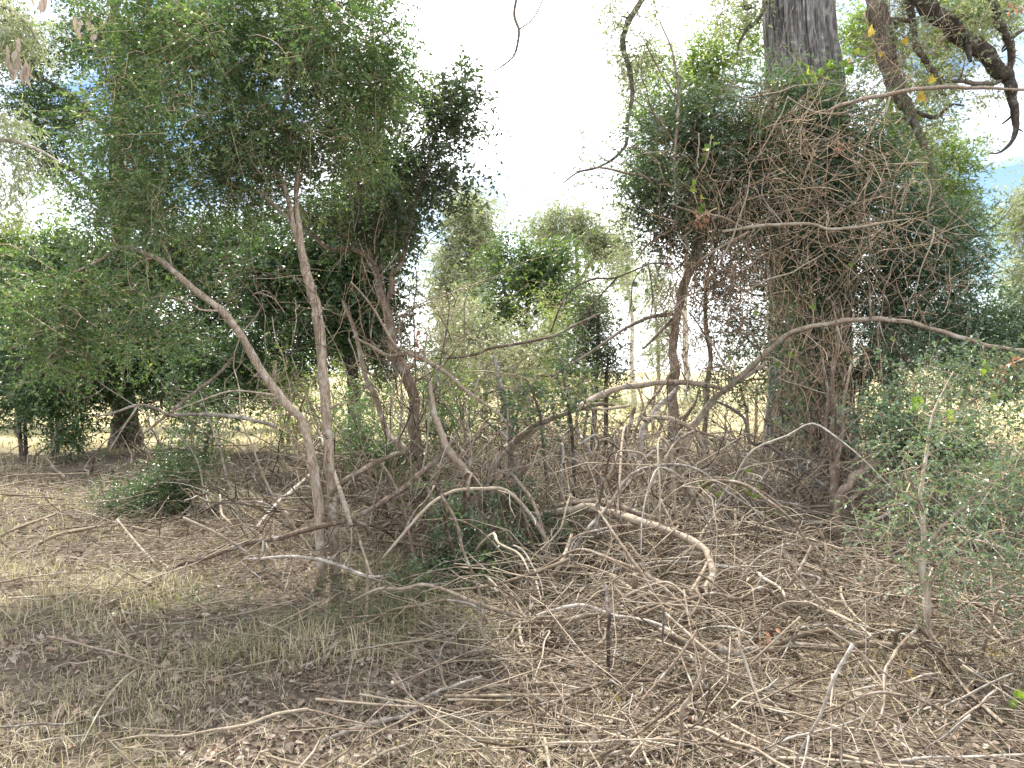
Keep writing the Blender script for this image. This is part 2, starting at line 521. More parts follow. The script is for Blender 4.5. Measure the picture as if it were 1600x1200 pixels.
def sprays(rng, clusters, ctr, mb_leaf, mb_twig, nspr, nleaf, slen, ln, wd, droop=0.1, out=0.5, rt=0.0015, spread=0.10, flat=0.6, tw=1.0, tlow=0.0, thigh=1.0, far=False):
    """leafy sprigs round each cluster centre"""
    K = len(clusters)
    c = np.repeat(clusters, nspr, 0); o = np.repeat(unit(clusters - ctr), nspr, 0)
    n = len(c)
    start = c + rng.normal(0, spread, (n, 3))
    d = unit(o * out + unit(rng.normal(0, 1, (n, 3))) - UP * droop)
    L = slen * (0.5 + rng.random(n))
    bend = unit(rng.normal(0, 1, (n, 3))) * 0.25 - UP * (0.25 * droop + 0.1)
    ctint = np.repeat(np.clip(rng.normal(0.45, 0.16, K), 0, 1), nspr)
    # sprig wood
    m = rng.random(n) < tw
    t3 = np.array((0, 0.5, 1.0))[None, :, None]
    Pn = start[:, None] + d[:, None] * L[:, None, None] * t3 + bend[:, None] * L[:, None, None] * t3 ** 2
    if m.any():
        V, Q = tubes(Pn[m][:, ::2], np.broadcast_to(np.array((1.3, 0.6)) * rt, (m.sum(), 2)), 3)
        mb_twig.add(V, Q, None, np.repeat(rng.random(m.sum()), 6))
    t = (np.arange(nleaf) + 0.6) / nleaf
    t = np.clip(t[None] + rng.normal(0, 0.05, (n, nleaf)), 0.02, 1.05)
    base = start[:, None] + d[:, None] * (L[:, None] * t)[..., None] + bend[:, None] * (L[:, None] * t ** 2)[..., None]
    base = base.reshape(-1, 3)
    dd = np.repeat(d, nleaf, 0)
    side = unit(np.cross(dd, UP + rng.normal(0, 0.3, dd.shape)))
    sg = np.tile(np.where(np.arange(nleaf) % 2 == 0, 1.0, -1.0), n)[:, None]
    ld = unit(dd * 0.6 + side * sg * 0.8 + rng.normal(0, 0.45, dd.shape) - UP * droop * 0.5)
    nr = unit(UP * flat + rng.normal(0, 0.6, dd.shape))
    k = len(base)
    tint = np.clip(np.repeat(ctint, nleaf) + rng.normal(0, 0.16, k), 0, 1) * (thigh - tlow) + tlow
    sc = 0.65 + 0.7 * rng.random(k)
    leaves(mb_leaf, base, ld, nr, ln * sc, wd * sc * (0.8 + 0.4 * rng.random(k)), tint, -1 if far else 0.25)


def spurs(mb, pp, rr, rng, every=0.28):
    """knots, snapped spurs and thin dead side twigs along a stem"""
    if rng is None or len(pp) < 4: return
    Ltot = np.sum(np.linalg.norm(np.diff(pp, axis=0), axis=1))
    for _ in range(int(min(16, Ltot / every))):
        i = int(rng.integers(1, len(pp) - 1))
        t = unit(pp[i + 1] - pp[i - 1])
        d = unit(np.cross(t, rng.normal(0, 1, 3)))
        d = unit(d + t * rng.uniform(0.1, 0.9))
        if rng.random() < 0.5:
            L, r0, r1 = rr[i] * rng.uniform(1.3, 2.4), rr[i] * rng.uniform(0.3, 0.55), rr[i] * 0.2
        else:
            L, r0, r1 = rng.uniform(0.08, 0.35), min(0.006, rr[i] * 0.35), 0.0015
        q = np.array([pp[i], pp[i] + d * (rr[i] + L * 0.4), pp[i] + d * (rr[i] + L) + rng.normal(0, 0.12 * L, 3)])
        mb.tube(q, np.array((r0, r0 * 0.8, r1)), 5, 2, 0, None)


def wood(parent, name, pts, rad, mat, sides=8, n=6, wob=0.25, rng=None, rough=0.04, label=None):
    mb = MB()
    p = mb.tube(pts, rad, sides, n, wob, rng, rough=rough)
    pp, rr = smooth(pts, rad, n)
    spurs(mb, pp, rr, rng)
    o = mb.build(name, mat, parent)
    if label: o['label'] = label
    return pp, rr


def base_of(px, Y, sink=0.05):
    p = P(px, 700, Y)
    p[2] = float(gh(p[0], p[1])) - sink
    return p


def tree(name, label, cat, seed, limbs, blobs, mat_wood, mat_leaf, nspr, nleaf, slen, ln, wd, gap=0.0, gscale=1.2, group=None,
         droop=0.1, out=0.5, rmin=0.003, rmax=0.02, twig_mat=None, sides=8, spread=0.10, flat=0.6, tw=0.7, rt=0.0015, wob=0.25, rough=0.04, leaf_range=(0, 1)):
    far = limbs[0][1][0][2] >= 8.7
    """limbs: [(part name, [(px, py, depth, width px)...])]; the first point of a trunk is set on the ground"""
    rng = np.random.default_rng(seed)
    first = limbs[0][1][0]
    b = base_of(first[0], first[2], 0.0)
    root = thing(name, b, label, cat, group)
    nodes, rads = [], []
    for nm, pl in limbs:
        pts, rad = PL(pl)
        if nm in ('trunk', 'stem'):
            g = float(gh(pts[0][0], pts[0][1])) - 0.06
            pts[0][2] = g
        p, r = wood(root, nm, pts, rad, mat_wood, sides, 6, wob, rng, rough)
        nodes.append(p); rads.append(r)
    nodes = np.vstack(nodes); rads = np.concatenate(rads)
    if blobs:
        cl, ctr = blob_points(rng, blobs, gap, gscale, seed)
        up = nodes[:, 2] > min(0.9, nodes[:, 2].max() * 0.3)
        tb, lb = MB(), MB()
        grow_twigs(rng, nodes[up], rads[up], cl, tb, rmin, rmax, sides=3 if far else 4)
        sprays(rng, cl, ctr, lb, tb, nspr, nleaf, slen, ln, wd, droop, out, rt, spread, flat, tw * (0.4 if far else 1), *leaf_range, far)
        cr = lb.build('crown', mat_leaf, root, shade=False)
        tag(tb.build('twigs', twig_mat or M['twig_dark'], root), kind='stuff')
        print('TREE', name, seed, 'clusters', len(cl), 'leaves', lb.n // (3 if far else 4))
    return root

# ------------------------------------------------------------------ trees, far to near
# far gums and broadleaf trees beyond the field
tree('gum_tree', 'tall pale olive gum tree far behind the dark crooked tree', 'tree', 101,
     [('trunk', [(742, 640, 36, 12), (738, 520, 36, 10), (734, 420, 36, 8), (738, 340, 36, 5), (735, 300, 36, 3)]),
      ('limb', [(735, 440, 36, 5), (715, 400, 36, 4), (700, 370, 36, 2)])],
     [(735, 345, 42, 55, 36, 1.3, 90), (712, 395, 36, 50, 36, 1.2, 60), (755, 400, 30, 40, 36, 1.0, 40), (700, 450, 40, 40, 35, 1, 40), (735, 470, 45, 40, 35, 1, 40)],
     M['gum'], M['leaf_gum'], 9, 12, 0.8, 0.18, 0.08, gap=0.45, droop=0.3, rmin=0.012, rmax=0.05, spread=0.3, rt=0.005, twig_mat=M['gum'])
tree('gum_tree', 'tall thin gum tree with an open crown against the white sky', 'tree', 102,
     [('trunk', [(912, 620, 44, 8), (908, 500, 44, 7), (902, 420, 44, 6), (897, 360, 44, 4), (890, 330, 44, 2)]),
      ('limb', [(905, 440, 44, 5), (930, 400, 44, 4), (955, 375, 44, 2)]),
      ('limb', [(903, 430, 44, 4), (880, 385, 44, 3), (850, 355, 44, 2)])],
     [(872, 350, 42, 26, 44, 1.3, 55), (915, 358, 30, 28, 44, 1.0, 30), (945, 378, 40, 28, 44, 1.2, 36), (965, 410, 26, 26, 44, 1.0, 16), (905, 420, 50, 40, 44, 1.2, 26), (925, 470, 40, 40, 44, 1, 20)],
     M['gum'], M['leaf_gum'], 11, 13, 0.8, 0.2, 0.08, gap=0.42, droop=0.4, rmin=0.012, rmax=0.05, spread=0.3, rt=0.005, twig_mat=M['gum'])
tree('gum_tree', 'slim pole-like gum tree with few leaves, left of the vine-wrapped tree', 'tree', 103,
     [('trunk', [(991, 620, 32, 9), (986, 500, 32, 6), (979, 420, 32, 4), (972, 340, 32, 2.5), (970, 310, 32, 1.5)])],
     [(975, 390, 22, 40, 32, 0.7, 18), (990, 455, 24, 40, 32, 0.7, 14), (970, 330, 16, 25, 32, 0.5, 10)],
     M['gum'], M['leaf_gum'], 8, 10, 0.6, 0.15, 0.06, droop=0.4, rmin=0.01, rmax=0.03, spread=0.2, rt=0.004, twig_mat=M['gum'])
tree('gum_tree', 'slim leafy gum sapling just left of the vine-wrapped trunk', 'tree', 104,
     [('trunk', [(1030, 620, 26, 6), (1028, 540, 26, 5), (1022, 470, 26, 3), (1016, 420, 26, 2)])],
     [(1022, 450, 22, 50, 26, 0.6, 28), (1028, 530, 24, 34, 26, 0.6, 20)],
     M['gum'], M['leaf_gum'], 10, 12, 0.5, 0.12, 0.05, droop=0.4, rmin=0.008, rmax=0.03, spread=0.2, rt=0.003, twig_mat=M['gum'])
tree('gum_tree', 'pale bare-stemmed gum seen through the gap beside the vine-wrapped trunk', 'tree', 105,
     [('trunk', [(1074, 620, 38, 12), (1072, 560, 38, 10), (1070, 480, 38, 8), (1072, 380, 38, 6), (1070, 250, 38, 3)])],
     [(1075, 260, 50, 60, 38, 1.5, 50)],
     M['gum'], M['leaf_gum'], 10, 12, 0.7, 0.17, 0.07, droop=0.3, rmin=0.01, rmax=0.04, spread=0.3, rt=0.004, twig_mat=M['gum'])
tree('broadleaf_tree', 'bright green broadleaf tree in the middle distance below the white sky', 'tree', 106,
     [('trunk', [(822, 640, 21, 16), (820, 560, 21, 13), (822, 500, 21, 10), (830, 440, 21, 6)]),
      ('limb', [(821, 530, 21, 8), (795, 470, 21, 5), (785, 440, 21, 3)]),
      ('limb', [(822, 510, 21, 8), (855, 460, 21, 5), (868, 420, 21, 3)])],
     [(795, 428, 48, 38, 21, 0.8, 66), (845, 425, 38, 35, 21, 0.8, 48), (872, 415, 25, 24, 21, 0.6, 24), (775, 480, 42, 34, 21, 0.8, 42), (835, 485, 52, 34, 21, 0.8, 48), (880, 460, 26, 30, 21, 0.6, 20)],
     M['trunk_dark'], M['leaf_broad'], 6, 10, 0.6, 0.12, 0.075, gap=0.5, gscale=1.3, out=0.7, rmin=0.008, rmax=0.03, spread=0.16, rt=0.003)
tree('olive_bush', 'loose pale olive bush below the bright broadleaf tree', 'bush', 107,
     [('stem', [(760, 650, 17, 9), (758, 590, 17, 7), (750, 540, 17, 5), (740, 490, 17, 3)]),
      ('stem', [(790, 650, 17, 8), (800, 590, 17, 6), (815, 540, 17, 4), (840, 500, 17, 2)])],
     [(720, 520, 44, 40, 17, 0.7, 60), (775, 545, 55, 36, 17, 0.7, 70), (850, 540, 50, 36, 17, 0.7, 70), (820, 580, 60, 24, 17, 0.6, 50), (700, 580, 44, 34, 17, 0.6, 46)],
     M['trunk_dark'], M['leaf_gum'], 9, 13, 0.35, 0.075, 0.035, gap=0.3, rmin=0.006, rmax=0.02, spread=0.15, rt=0.0025, twig_mat=M['twig'])
tree('gum_tree', 'grey-green gum tree at the far right edge against white sky', 'tree', 108,
     [('trunk', [(1640, 640, 34, 16), (1632, 520, 34, 13), (1625, 420, 34, 10), (1618, 340, 34, 6), (1615, 280, 34, 3)]),
      ('limb', [(1626, 430, 34, 7), (1600, 385, 34, 4), (1580, 360, 34, 2)])],
     [(1605, 350, 36, 44, 34, 1.1, 60), (1640, 300, 40, 40, 34, 1.1, 50), (1596, 420, 26, 30, 34, 0.8, 26), (1640, 420, 40, 50, 34, 1.1, 50), (1590, 470, 30, 20, 34, 0.8, 14)],
     M['gum'], M['leaf_gum'], 10, 13, 0.7, 0.16, 0.065, gap=0.4, droop=0.35, rmin=0.01, rmax=0.04, spread=0.3, rt=0.004, twig_mat=M['gum'])
tree('yellow_green_tree', 'pale yellow-green leafy tree spreading behind the massive furrowed trunk', 'tree', 109,
     [('trunk', [(1395, 660, 19, 26), (1392, 560, 19, 22), (1390, 440, 19, 18), (1394, 330, 19, 14), (1392, 200, 19, 12), (1386, 60, 19, 9), (1384, -60, 19, 6)]),
      ('limb', [(1392, 360, 19, 9), (1440, 320, 19, 6), (1490, 300, 19, 3)]),
      ('limb', [(1392, 280, 19, 8), (1300, 180, 19, 7), (1180, 130, 19, 5), (1090, 130, 19, 3)]),
      ('limb', [(1388, 130, 19, 7), (1440, 60, 19, 5), (1500, 40, 19, 3)])],
     [(1470, 280, 62, 60, 19, 1.1, 100), (1500, 340, 44, 44, 19, 0.8, 44), (1420, 210, 44, 50, 18, 0.8, 44), (1350, 60, 44, 60, 18, 0.9, 54), (1480, 40, 66, 44, 18, 0.9, 64),
      (1090, 110, 62, 54, 18, 0.9, 66), (1030, 170, 40, 50, 17, 0.7, 34), (1010, 270, 34, 44, 17, 0.7, 30), (1160, 60, 44, 44, 18, 0.8, 34), (1010, 90, 28, 34, 18, 0.6, 14), (1545, 30, 40, 30, 18, 0.7, 24), (1440, 110, 60, 36, 18, 0.7, 26)],
     M['trunk_dark'], M['leaf_sunny'], 9, 13, 0.42, 0.095, 0.045, gap=0.38, rmin=0.006, rmax=0.03, spread=0.18, rt=0.0025, tw=0.5)

# left background
tree('sunlit_bush', 'sunlit yellow-green bushy tree behind the dark tree at far left', 'tree', 110,
     [('trunk', [(40, 680, 24, 20), (42, 600, 24, 16), (40, 520, 24, 12), (44, 440, 24, 8)]),
      ('limb', [(42, 540, 24, 8), (90, 470, 24, 5), (130, 430, 24, 3)]),
      ('limb', [(41, 560, 24, 9), (200, 480, 24, 6), (300, 430, 23, 3)])],
     [(30, 400, 62, 62, 24, 1.2, 110), (95, 410, 60, 66, 24, 1.2, 100), (40, 490, 70, 54, 24, 1.2, 90), (-30, 460, 60, 80, 24, 1.2, 60), (170, 440, 60, 60, 24, 1, 60), (270, 420, 70, 60, 23, 1, 70), (360, 400, 60, 60, 23, 1, 50), (430, 590, 50, 30, 22, 0.9, 50), (540, 540, 50, 60, 22, 0.9, 60)],
     M['trunk_dark'], M['leaf_sunny'], 8, 11, 0.5, 0.13, 0.07, gap=0.3, rmin=0.008, rmax=0.03, spread=0.2, rt=0.003, tw=0.5)
tree('shade_tree', 'broad dark evergreen with thick rough trunk behind the leaning pale trunks', 'tree', 111,
     [('trunk', [(196, 700, 17, 50), (194, 640, 17, 38), (191, 560, 17, 33), (190, 450, 17, 29), (187, 340, 17, 25), (186, 240, 17, 21), (184, 120, 17, 17), (181, 0, 17, 13), (178, -90, 17, 8)]),
      ('limb', [(190, 480, 17, 16), (130, 440, 16.6, 11), (70, 430, 16.4, 7), (10, 440, 16.2, 4)]),
      ('limb', [(190, 460, 17, 16), (280, 400, 16.6, 11), (370, 380, 16.3, 7), (440, 400, 16, 4)]),
      ('limb', [(187, 330, 17, 12), (120, 270, 16.8, 8), (60, 250, 16.6, 4)]),
      ('limb', [(186, 220, 17, 11), (110, 150, 17, 7), (40, 110, 17, 4)]),
      ('limb', [(185, 160, 17, 10), (260, 90, 16.8, 7), (330, 40, 16.6, 4)]),
      ('limb', [(191, 540, 17, 12), (110, 540, 16, 8), (50, 560, 15.5, 4)]),
      ('limb', [(191, 520, 17, 12), (300, 520, 16, 8), (400, 500, 15.5, 4)])],
     [(60, 560, 80, 62, 15.6, 1.3, 130), (150, 530, 90, 66, 15.8, 1.3, 150), (260, 520, 90, 80, 15.6, 1.3, 150), (360, 480, 80, 70, 15.6, 1.3, 120), (470, 440, 80, 70, 16, 1.2, 110),
      (120, 430, 90, 50, 16, 1.2, 90), (240, 400, 100, 70, 16, 1.3, 120), (360, 360, 90, 70, 16, 1.2, 100), (150, 320, 80, 44, 16.4, 1, 54), (-10, 500, 50, 80, 15.8, 1, 60),
      (60, 250, 60, 30, 16.6, 0.9, 26), (60, 170, 74, 36, 17, 1, 50), (40, 80, 70, 44, 17, 1, 50), (140, 60, 70, 60, 17, 1, 60), (130, 200, 60, 30, 17, 0.9, 26), (220, 130, 60, 80, 17, 1, 70), (230, 260, 60, 60, 16.6, 1, 50), (300, 40, 70, 70, 17, 1, 50), (200, 600, 80, 30, 15.6, 1, 50), (300, 610, 80, 36, 15, 1, 60), (120, 620, 60, 30, 15, 0.8, 34), (390, 580, 60, 50, 15, 1, 44)],
     M['trunk_dark'], M['leaf_dark'], 8, 12, 0.46, 0.088, 0.052, gap=0.36, gscale=0.9, rmin=0.006, rmax=0.03, spread=0.17, rt=0.0025, tw=0.4, sides=12)
tree('dark_tree', 'dense dark tree filling the gap between pale trunk and crooked trunk', 'tree', 112,
     [('trunk', [(556, 690, 13, 24), (553, 600, 13, 20), (540, 520, 13, 18), (530, 440, 13, 14), (545, 350, 13, 10), (550, 270, 13, 6)]),
      ('limb', [(535, 470, 13, 13), (480, 430, 12.8, 10), (420, 410, 12.6, 7), (360, 430, 12.5, 4)]),
      ('limb', [(540, 400, 13, 9), (600, 340, 13, 6), (620, 300, 13, 4)])],
     [(560, 380, 70, 70, 12.8, 1.1, 150), (500, 420, 80, 60, 12.8, 1.1, 140), (430, 440, 60, 60, 12.8, 1, 90), (590, 300, 60, 70, 13, 1, 110), (540, 500, 60, 50, 12.8, 0.9, 70), (590, 470, 36, 60, 13, 0.8, 44), (440, 520, 60, 40, 12.6, 0.9, 50), (350, 560, 66, 44, 12.4, 0.9, 70), (600, 560, 30, 60, 13, 0.8, 30)],
     M['trunk_dark'], M['leaf_dark'], 8, 12, 0.38, 0.078, 0.05, gap=0.3, rmin=0.005, rmax=0.025, spread=0.15, rt=0.002, tw=0.5, leaf_range=(0, 0.85))
# saplings at far left
for k, (px, lab, bl) in enumerate([
        (34, 'thin twin-stemmed dark sapling at the far left edge of the field', [(30, 590, 44, 44, 14.5, 0.6, 60), (10, 640, 30, 20, 14.5, 0.4, 14)]),
        (84, 'thin dark sapling with slanting stem in front of the straw field', [(80, 600, 44, 44, 14, 0.6, 60), (70, 640, 34, 22, 14, 0.4, 20), (100, 680, 40, 20, 13.6, 0.4, 24)])]):
    tree('sapling', lab, 'sapling', 120 + k,
         [('stem', [(px, 705, 14.2, 7), (px - 4, 660, 14.2, 6), (px - 8, 600, 14.2, 5), (px - 6, 550, 14.2, 3)]),
          ('stem', [(px + 7, 705, 14.3, 6), (px + 5, 660, 14.3, 5), (px + 4, 600, 14.3, 4), (px + 12, 550, 14.3, 2)])],
         bl, M['trunk_dark'], M['leaf_dark'], 8, 12, 0.3, 0.07, 0.034, gap=0.25, group='thin saplings at the left field edge', rmin=0.004, rmax=0.015, spread=0.13, rt=0.002, tw=0.5, sides=6)

# gum at the left, trunk outside the picture, its leaves hanging into the corner
gum_left = tree('gum_tree', 'gum branches with pale hanging leaves and dead brown bunches at top left corner', 'tree', 113,
     [('trunk', [(-190, 800, 9, 44), (-185, 560, 9, 38), (-180, 300, 9, 34), (-170, 60, 9, 30), (-160, -150, 9, 24)]),
      ('limb', [(-175, 120, 9, 14), (-80, 40, 9, 10), (0, 10, 9, 7), (40, 35, 9, 5), (62, 70, 9, 2.5)]),
      ('limb', [(-180, 300, 9, 12), (-80, 225, 9, 9), (0, 218, 9, 7), (50, 230, 9, 5), (92, 252, 9, 2.5)])],
     [(20, 40, 40, 40, 9, 0.4, 34), (-30, 20, 50, 60, 9, 0.5, 30), (10, 190, 30, 30, 9, 0.3, 14), (30, 270, 26, 26, 9, 0.3, 9), (-40, 240, 50, 40, 9, 0.4, 20), (0, 320, 18, 30, 9, 0.3, 8)],
     M['gum'], M['leaf_gum'], 6, 8, 0.24, 0.11, 0.022, droop=0.9, rmin=0.003, rmax=0.012, spread=0.1, twig_mat=M['twig'])

# crooked tree in the left centre
tree('crooked_tree', 'crooked brown-barked tree with dark crown left of the sky gap', 'tree', 114,
     [('trunk', [(657, 790, 8.4, 22.1), (655, 730, 8.4, 19.3), (648, 670, 8.4, 17.9), (645, 622, 8.4, 17.9), (632, 580, 8.4, 17.2), (618, 555, 8.4, 15.8), (611, 520, 8.4, 14.4), (602, 480, 8.4, 13.1), (592, 445, 8.4, 11.7), (584, 415, 8.5, 10.3), (571, 397, 8.6, 9.6), (548, 388, 8.8, 8.9), (512, 388, 9.0, 8.3), (476, 352, 9.2, 6.1), (450, 320, 9.3, 3.4)]),
      ('limb', [(602, 478, 8.4, 8.3), (612, 445, 8.4, 8.3), (623, 414, 8.4, 8.3), (633, 386, 8.4, 7.6), (640, 350, 8.4, 6.9), (652, 305, 8.4, 6.1), (668, 262, 8.4, 4.9), (676, 225, 8.4, 4.1), (690, 185, 8.4, 2.8), (700, 150, 8.4, 1.7)]),
      ('limb', [(640, 350, 8.4, 4.1), (620, 300, 8.3, 3.4), (596, 250, 8.2, 2.0)]),
      ('limb', [(584, 415, 8.5, 6.1), (562, 330, 8.5, 4.9), (560, 260, 8.5, 3.4), (575, 190, 8.5, 2.0)]),
      ('stem', [(672, 790, 8.0, 15.1), (640, 715, 8.2, 11.0), (608, 680, 8.4, 9.6), (596, 650, 8.4, 8.9), (582, 612, 8.4, 8.9), (572, 590, 8.4, 7.6), (555, 520, 8.5, 6.1), (535, 470, 8.6, 4.1)])],
     [(690, 185, 52, 52, 8.4, 0.5, 38), (715, 150, 34, 28, 8.4, 0.35, 16), (668, 260, 44, 54, 8.4, 0.5, 33), (710, 235, 34, 50, 8.4, 0.4, 14), (625, 320, 56, 60, 8.4, 0.6, 43), (590, 250, 50, 70, 8.5, 0.6, 43), (560, 180, 50, 60, 8.6, 0.6, 37), (610, 160, 40, 60, 8.6, 0.5, 27), (575, 360, 50, 44, 8.7, 0.5, 31), (500, 330, 70, 40, 9.1, 0.5, 37), (720, 280, 24, 34, 8.4, 0.3, 6)],
     M['trunk_brown'], M['leaf_crooked'], 6, 10, 0.26, 0.052, 0.026, gap=0.38, gscale=1.8, rmin=0.003, rmax=0.012, spread=0.09, tw=0.6, sides=10)

# twin slender pale trunks in the left foreground
tree('slender_tree', 'small-leaved tree with two slim pale trunks, one upright, one leaning over', 'tree', 115,
     [('trunk', [(523, 905, 6.25, 19.2), (521, 830, 6.25, 16.1), (516, 740, 6.25, 15.5), (511, 660, 6.25, 15.5), (506, 600, 6.3, 16.1), (498, 510, 6.3, 16.7), (493, 475, 6.3, 16.1), (482, 440, 6.35, 14.9), (473, 402, 6.4, 13.7), (467, 354, 6.4, 9.9), (462, 304, 6.45, 7.5), (465, 250, 6.5, 6.8), (443, 200, 6.5, 6.8), (442, 168, 6.5, 6.2), (456, 125, 6.5, 4.9), (446, 50, 6.5, 3.7), (450, -40, 6.5, 2.5)]),
      ('trunk', [(504, 903, 6.15, 19.2), (501, 850, 6.15, 15.5), (497, 790, 6.15, 15.5), (491, 735, 6.15, 15.5), (483, 700, 6.15, 13.0), (471, 656, 6.15, 12.4), (435, 616, 6.1, 13.0), (405, 575, 6.1, 13.0), (385, 538, 6.05, 12.4), (348, 486, 6.0, 11.2), (308, 458, 5.95, 10.6), (271, 422, 5.9, 9.3), (236, 400, 5.9, 7.5), (204, 387, 5.9, 6.2), (175, 392, 5.9, 5.6), (148, 412, 5.9, 4.3), (105, 432, 5.9, 3.1), (60, 470, 5.9, 1.8)]),
      ('limb', [(472, 398, 6.4, 8.7), (460, 362, 6.4, 8.0), (450, 310, 6.4, 7.5), (436, 275, 6.45, 6.2), (412, 248, 6.5, 4.9), (390, 200, 6.5, 3.7), (372, 140, 6.5, 2.5), (360, 70, 6.5, 1.8)]),
      ('limb', [(466, 356, 6.4, 4.9), (430, 322, 6.4, 4.3), (404, 300, 6.4, 3.7), (365, 290, 6.35, 3.1), (304, 258, 6.3, 2.5), (250, 235, 6.3, 1.6)]),
      ('limb', [(443, 198, 6.5, 4.3), (410, 165, 6.5, 3.7), (376, 152, 6.5, 2.5), (320, 110, 6.5, 1.6)]),
      ('limb', [(462, 304, 6.45, 4.9), (478, 260, 6.5, 3.7), (520, 200, 6.6, 3.1), (560, 120, 6.7, 1.8), (575, 40, 6.7, 1.2)]),
      ('limb', [(456, 125, 6.5, 3.7), (500, 90, 6.5, 2.5), (540, 40, 6.5, 1.8)]),
      ('limb', [(348, 486, 6.0, 3.7), (315, 484, 5.9, 3.1), (300, 476, 5.85, 3.1), (275, 466, 5.8, 2.8), (247, 463, 5.8, 2.5), (232, 470, 5.75, 1.8), (222, 490, 5.7, 1.2)]),
      ('limb', [(434, 618, 6.1, 3.7), (400, 613, 6.0, 3.1), (361, 611, 5.9, 3.1), (314, 626, 5.8, 2.5), (270, 643, 5.75, 1.8)]),
      ('limb', [(271, 422, 5.9, 3.7), (255, 380, 5.9, 3.1), (220, 330, 5.9, 2.5), (180, 290, 5.9, 1.6)])],
     [(400, 90, 149, 106, 6.5, 0.9199999999999999, 202), (520, 80, 103, 106, 6.6, 0.9199999999999999, 148), (290, 130, 114, 106, 6.4, 0.9199999999999999, 134), (330, 230, 126, 82, 6.3, 0.9199999999999999, 148), (440, 200, 103, 94, 6.6, 0.9199999999999999, 134), (530, 200, 80, 94, 6.7, 0.8049999999999999, 108), (220, 240, 80, 82, 6.1, 0.69, 62), (230, 330, 80, 51, 6.0, 0.69, 62),
      (585, 60, 46, 94, 6.7, 0.575, 59), (600, 130, 39, 51, 6.7, 0.45999999999999996, 30), (450, -20, 172, 59, 6.6, 0.9199999999999999, 94), (300, 20, 103, 70, 6.5, 0.8049999999999999, 80), (240, 60, 69, 70, 6.5, 0.69, 46), (120, 470, 103, 70, 5.9, 0.69, 80), (200, 500, 80, 59, 5.9, 0.575, 62), (90, 540, 69, 47, 5.9, 0.45999999999999996, 35), (330, 300, 92, 35, 6.4, 0.575, 41)],
     M['trunk'], M['leaf_fine'], 5, 14, 0.27, 0.034, 0.016, gap=0.26, gscale=1.7, rmin=0.0022, rmax=0.009, spread=0.085, tw=0.6, sides=12, droop=0.15, twig_mat=M['twig'], rt=0.0011)

# low feathery shrubs on the left
tree('low_shrub', 'low feathery dark green bush on the ground at left', 'shrub', 116,
     [('stem', [(290, 800, 9.0, 9), (285, 775, 9, 8), (262, 760, 8.9, 6), (225, 762, 8.8, 4)]),
      ('stem', [(296, 800, 9.1, 9), (300, 760, 9.1, 8), (315, 715, 9.1, 6), (330, 670, 9.1, 4)]),
      ('stem', [(292, 800, 9.0, 7), (272, 755, 8.9, 6), (262, 725, 8.9, 4)])],
     [(235, 772, 66, 24, 8.8, 0.5, 80), (285, 745, 50, 34, 8.9, 0.4, 60), (300, 705, 50, 36, 9.0, 0.4, 40), (320, 650, 46, 40, 9.1, 0.4, 36), (190, 790, 40, 14, 8.7, 0.4, 24)],
     M['twig_dark'], M['leaf_dark'], 8, 14, 0.2, 0.034, 0.014, rmin=0.002, rmax=0.006, spread=0.09, tw=0.5, sides=5, droop=0.1, rt=0.0012)
tree('low_shrub', 'small-leaved green bush at the foot of the crooked trunk', 'shrub', 117,
     [('stem', [(590, 790, 8.8, 7), (585, 745, 8.8, 6), (575, 700, 8.8, 4), (560, 660, 8.8, 2)]),
      ('stem', [(598, 790, 8.8, 7), (620, 750, 8.8, 5), (640, 720, 8.8, 3)])],
     [(575, 690, 50, 36, 8.8, 0.4, 46), (610, 705, 44, 30, 8.7, 0.4, 40), (640, 740, 36, 30, 8.3, 0.3, 26), (560, 640, 44, 34, 9.2, 0.4, 30), (700, 650, 40, 50, 8.8, 0.4, 34), (680, 600, 34, 44, 8.9, 0.4, 24)],
     M['twig_dark'], M['leaf_fine'], 7, 12, 0.2, 0.036, 0.017, rmin=0.002, rmax=0.006, spread=0.09, tw=0.5, sides=5, rt=0.0012, leaf_range=(0, 0.8))
tree('low_shrub', 'leafy green regrowth around the twisted stump in the centre', 'shrub', 118,
     [('stem', [(745, 940, 5.9, 9), (742, 900, 5.9, 7), (720, 860, 5.9, 5), (700, 820, 5.9, 3)]),
      ('stem', [(755, 945, 5.9, 10), (758, 890, 5.9, 8), (765, 840, 5.9, 6), (775, 800, 5.9, 3)]),
      ('stem', [(740, 945, 5.8, 6), (715, 920, 5.8, 5), (690, 905, 5.8, 3)])],
     [(715, 890, 54, 40, 5.9, 0.35, 26), (760, 840, 36, 46, 5.9, 0.3, 20), (690, 800, 36, 36, 6.1, 0.3, 16), (765, 900, 36, 40, 5.8, 0.3, 18), (860, 845, 44, 26, 6.4, 0.3, 20), (650, 930, 44, 30, 5.6, 0.3, 12), (720, 930, 60, 24, 5.7, 0.3, 16), (800, 780, 30, 26, 6.6, 0.3, 14)],
     M['twig_dark'], M['leaf_climber'], 6, 9, 0.15, 0.036, 0.019, rmin=0.002, rmax=0.005, spread=0.07, tw=0.7, sides=6, rt=0.0012, leaf_range=(0.1, 1))
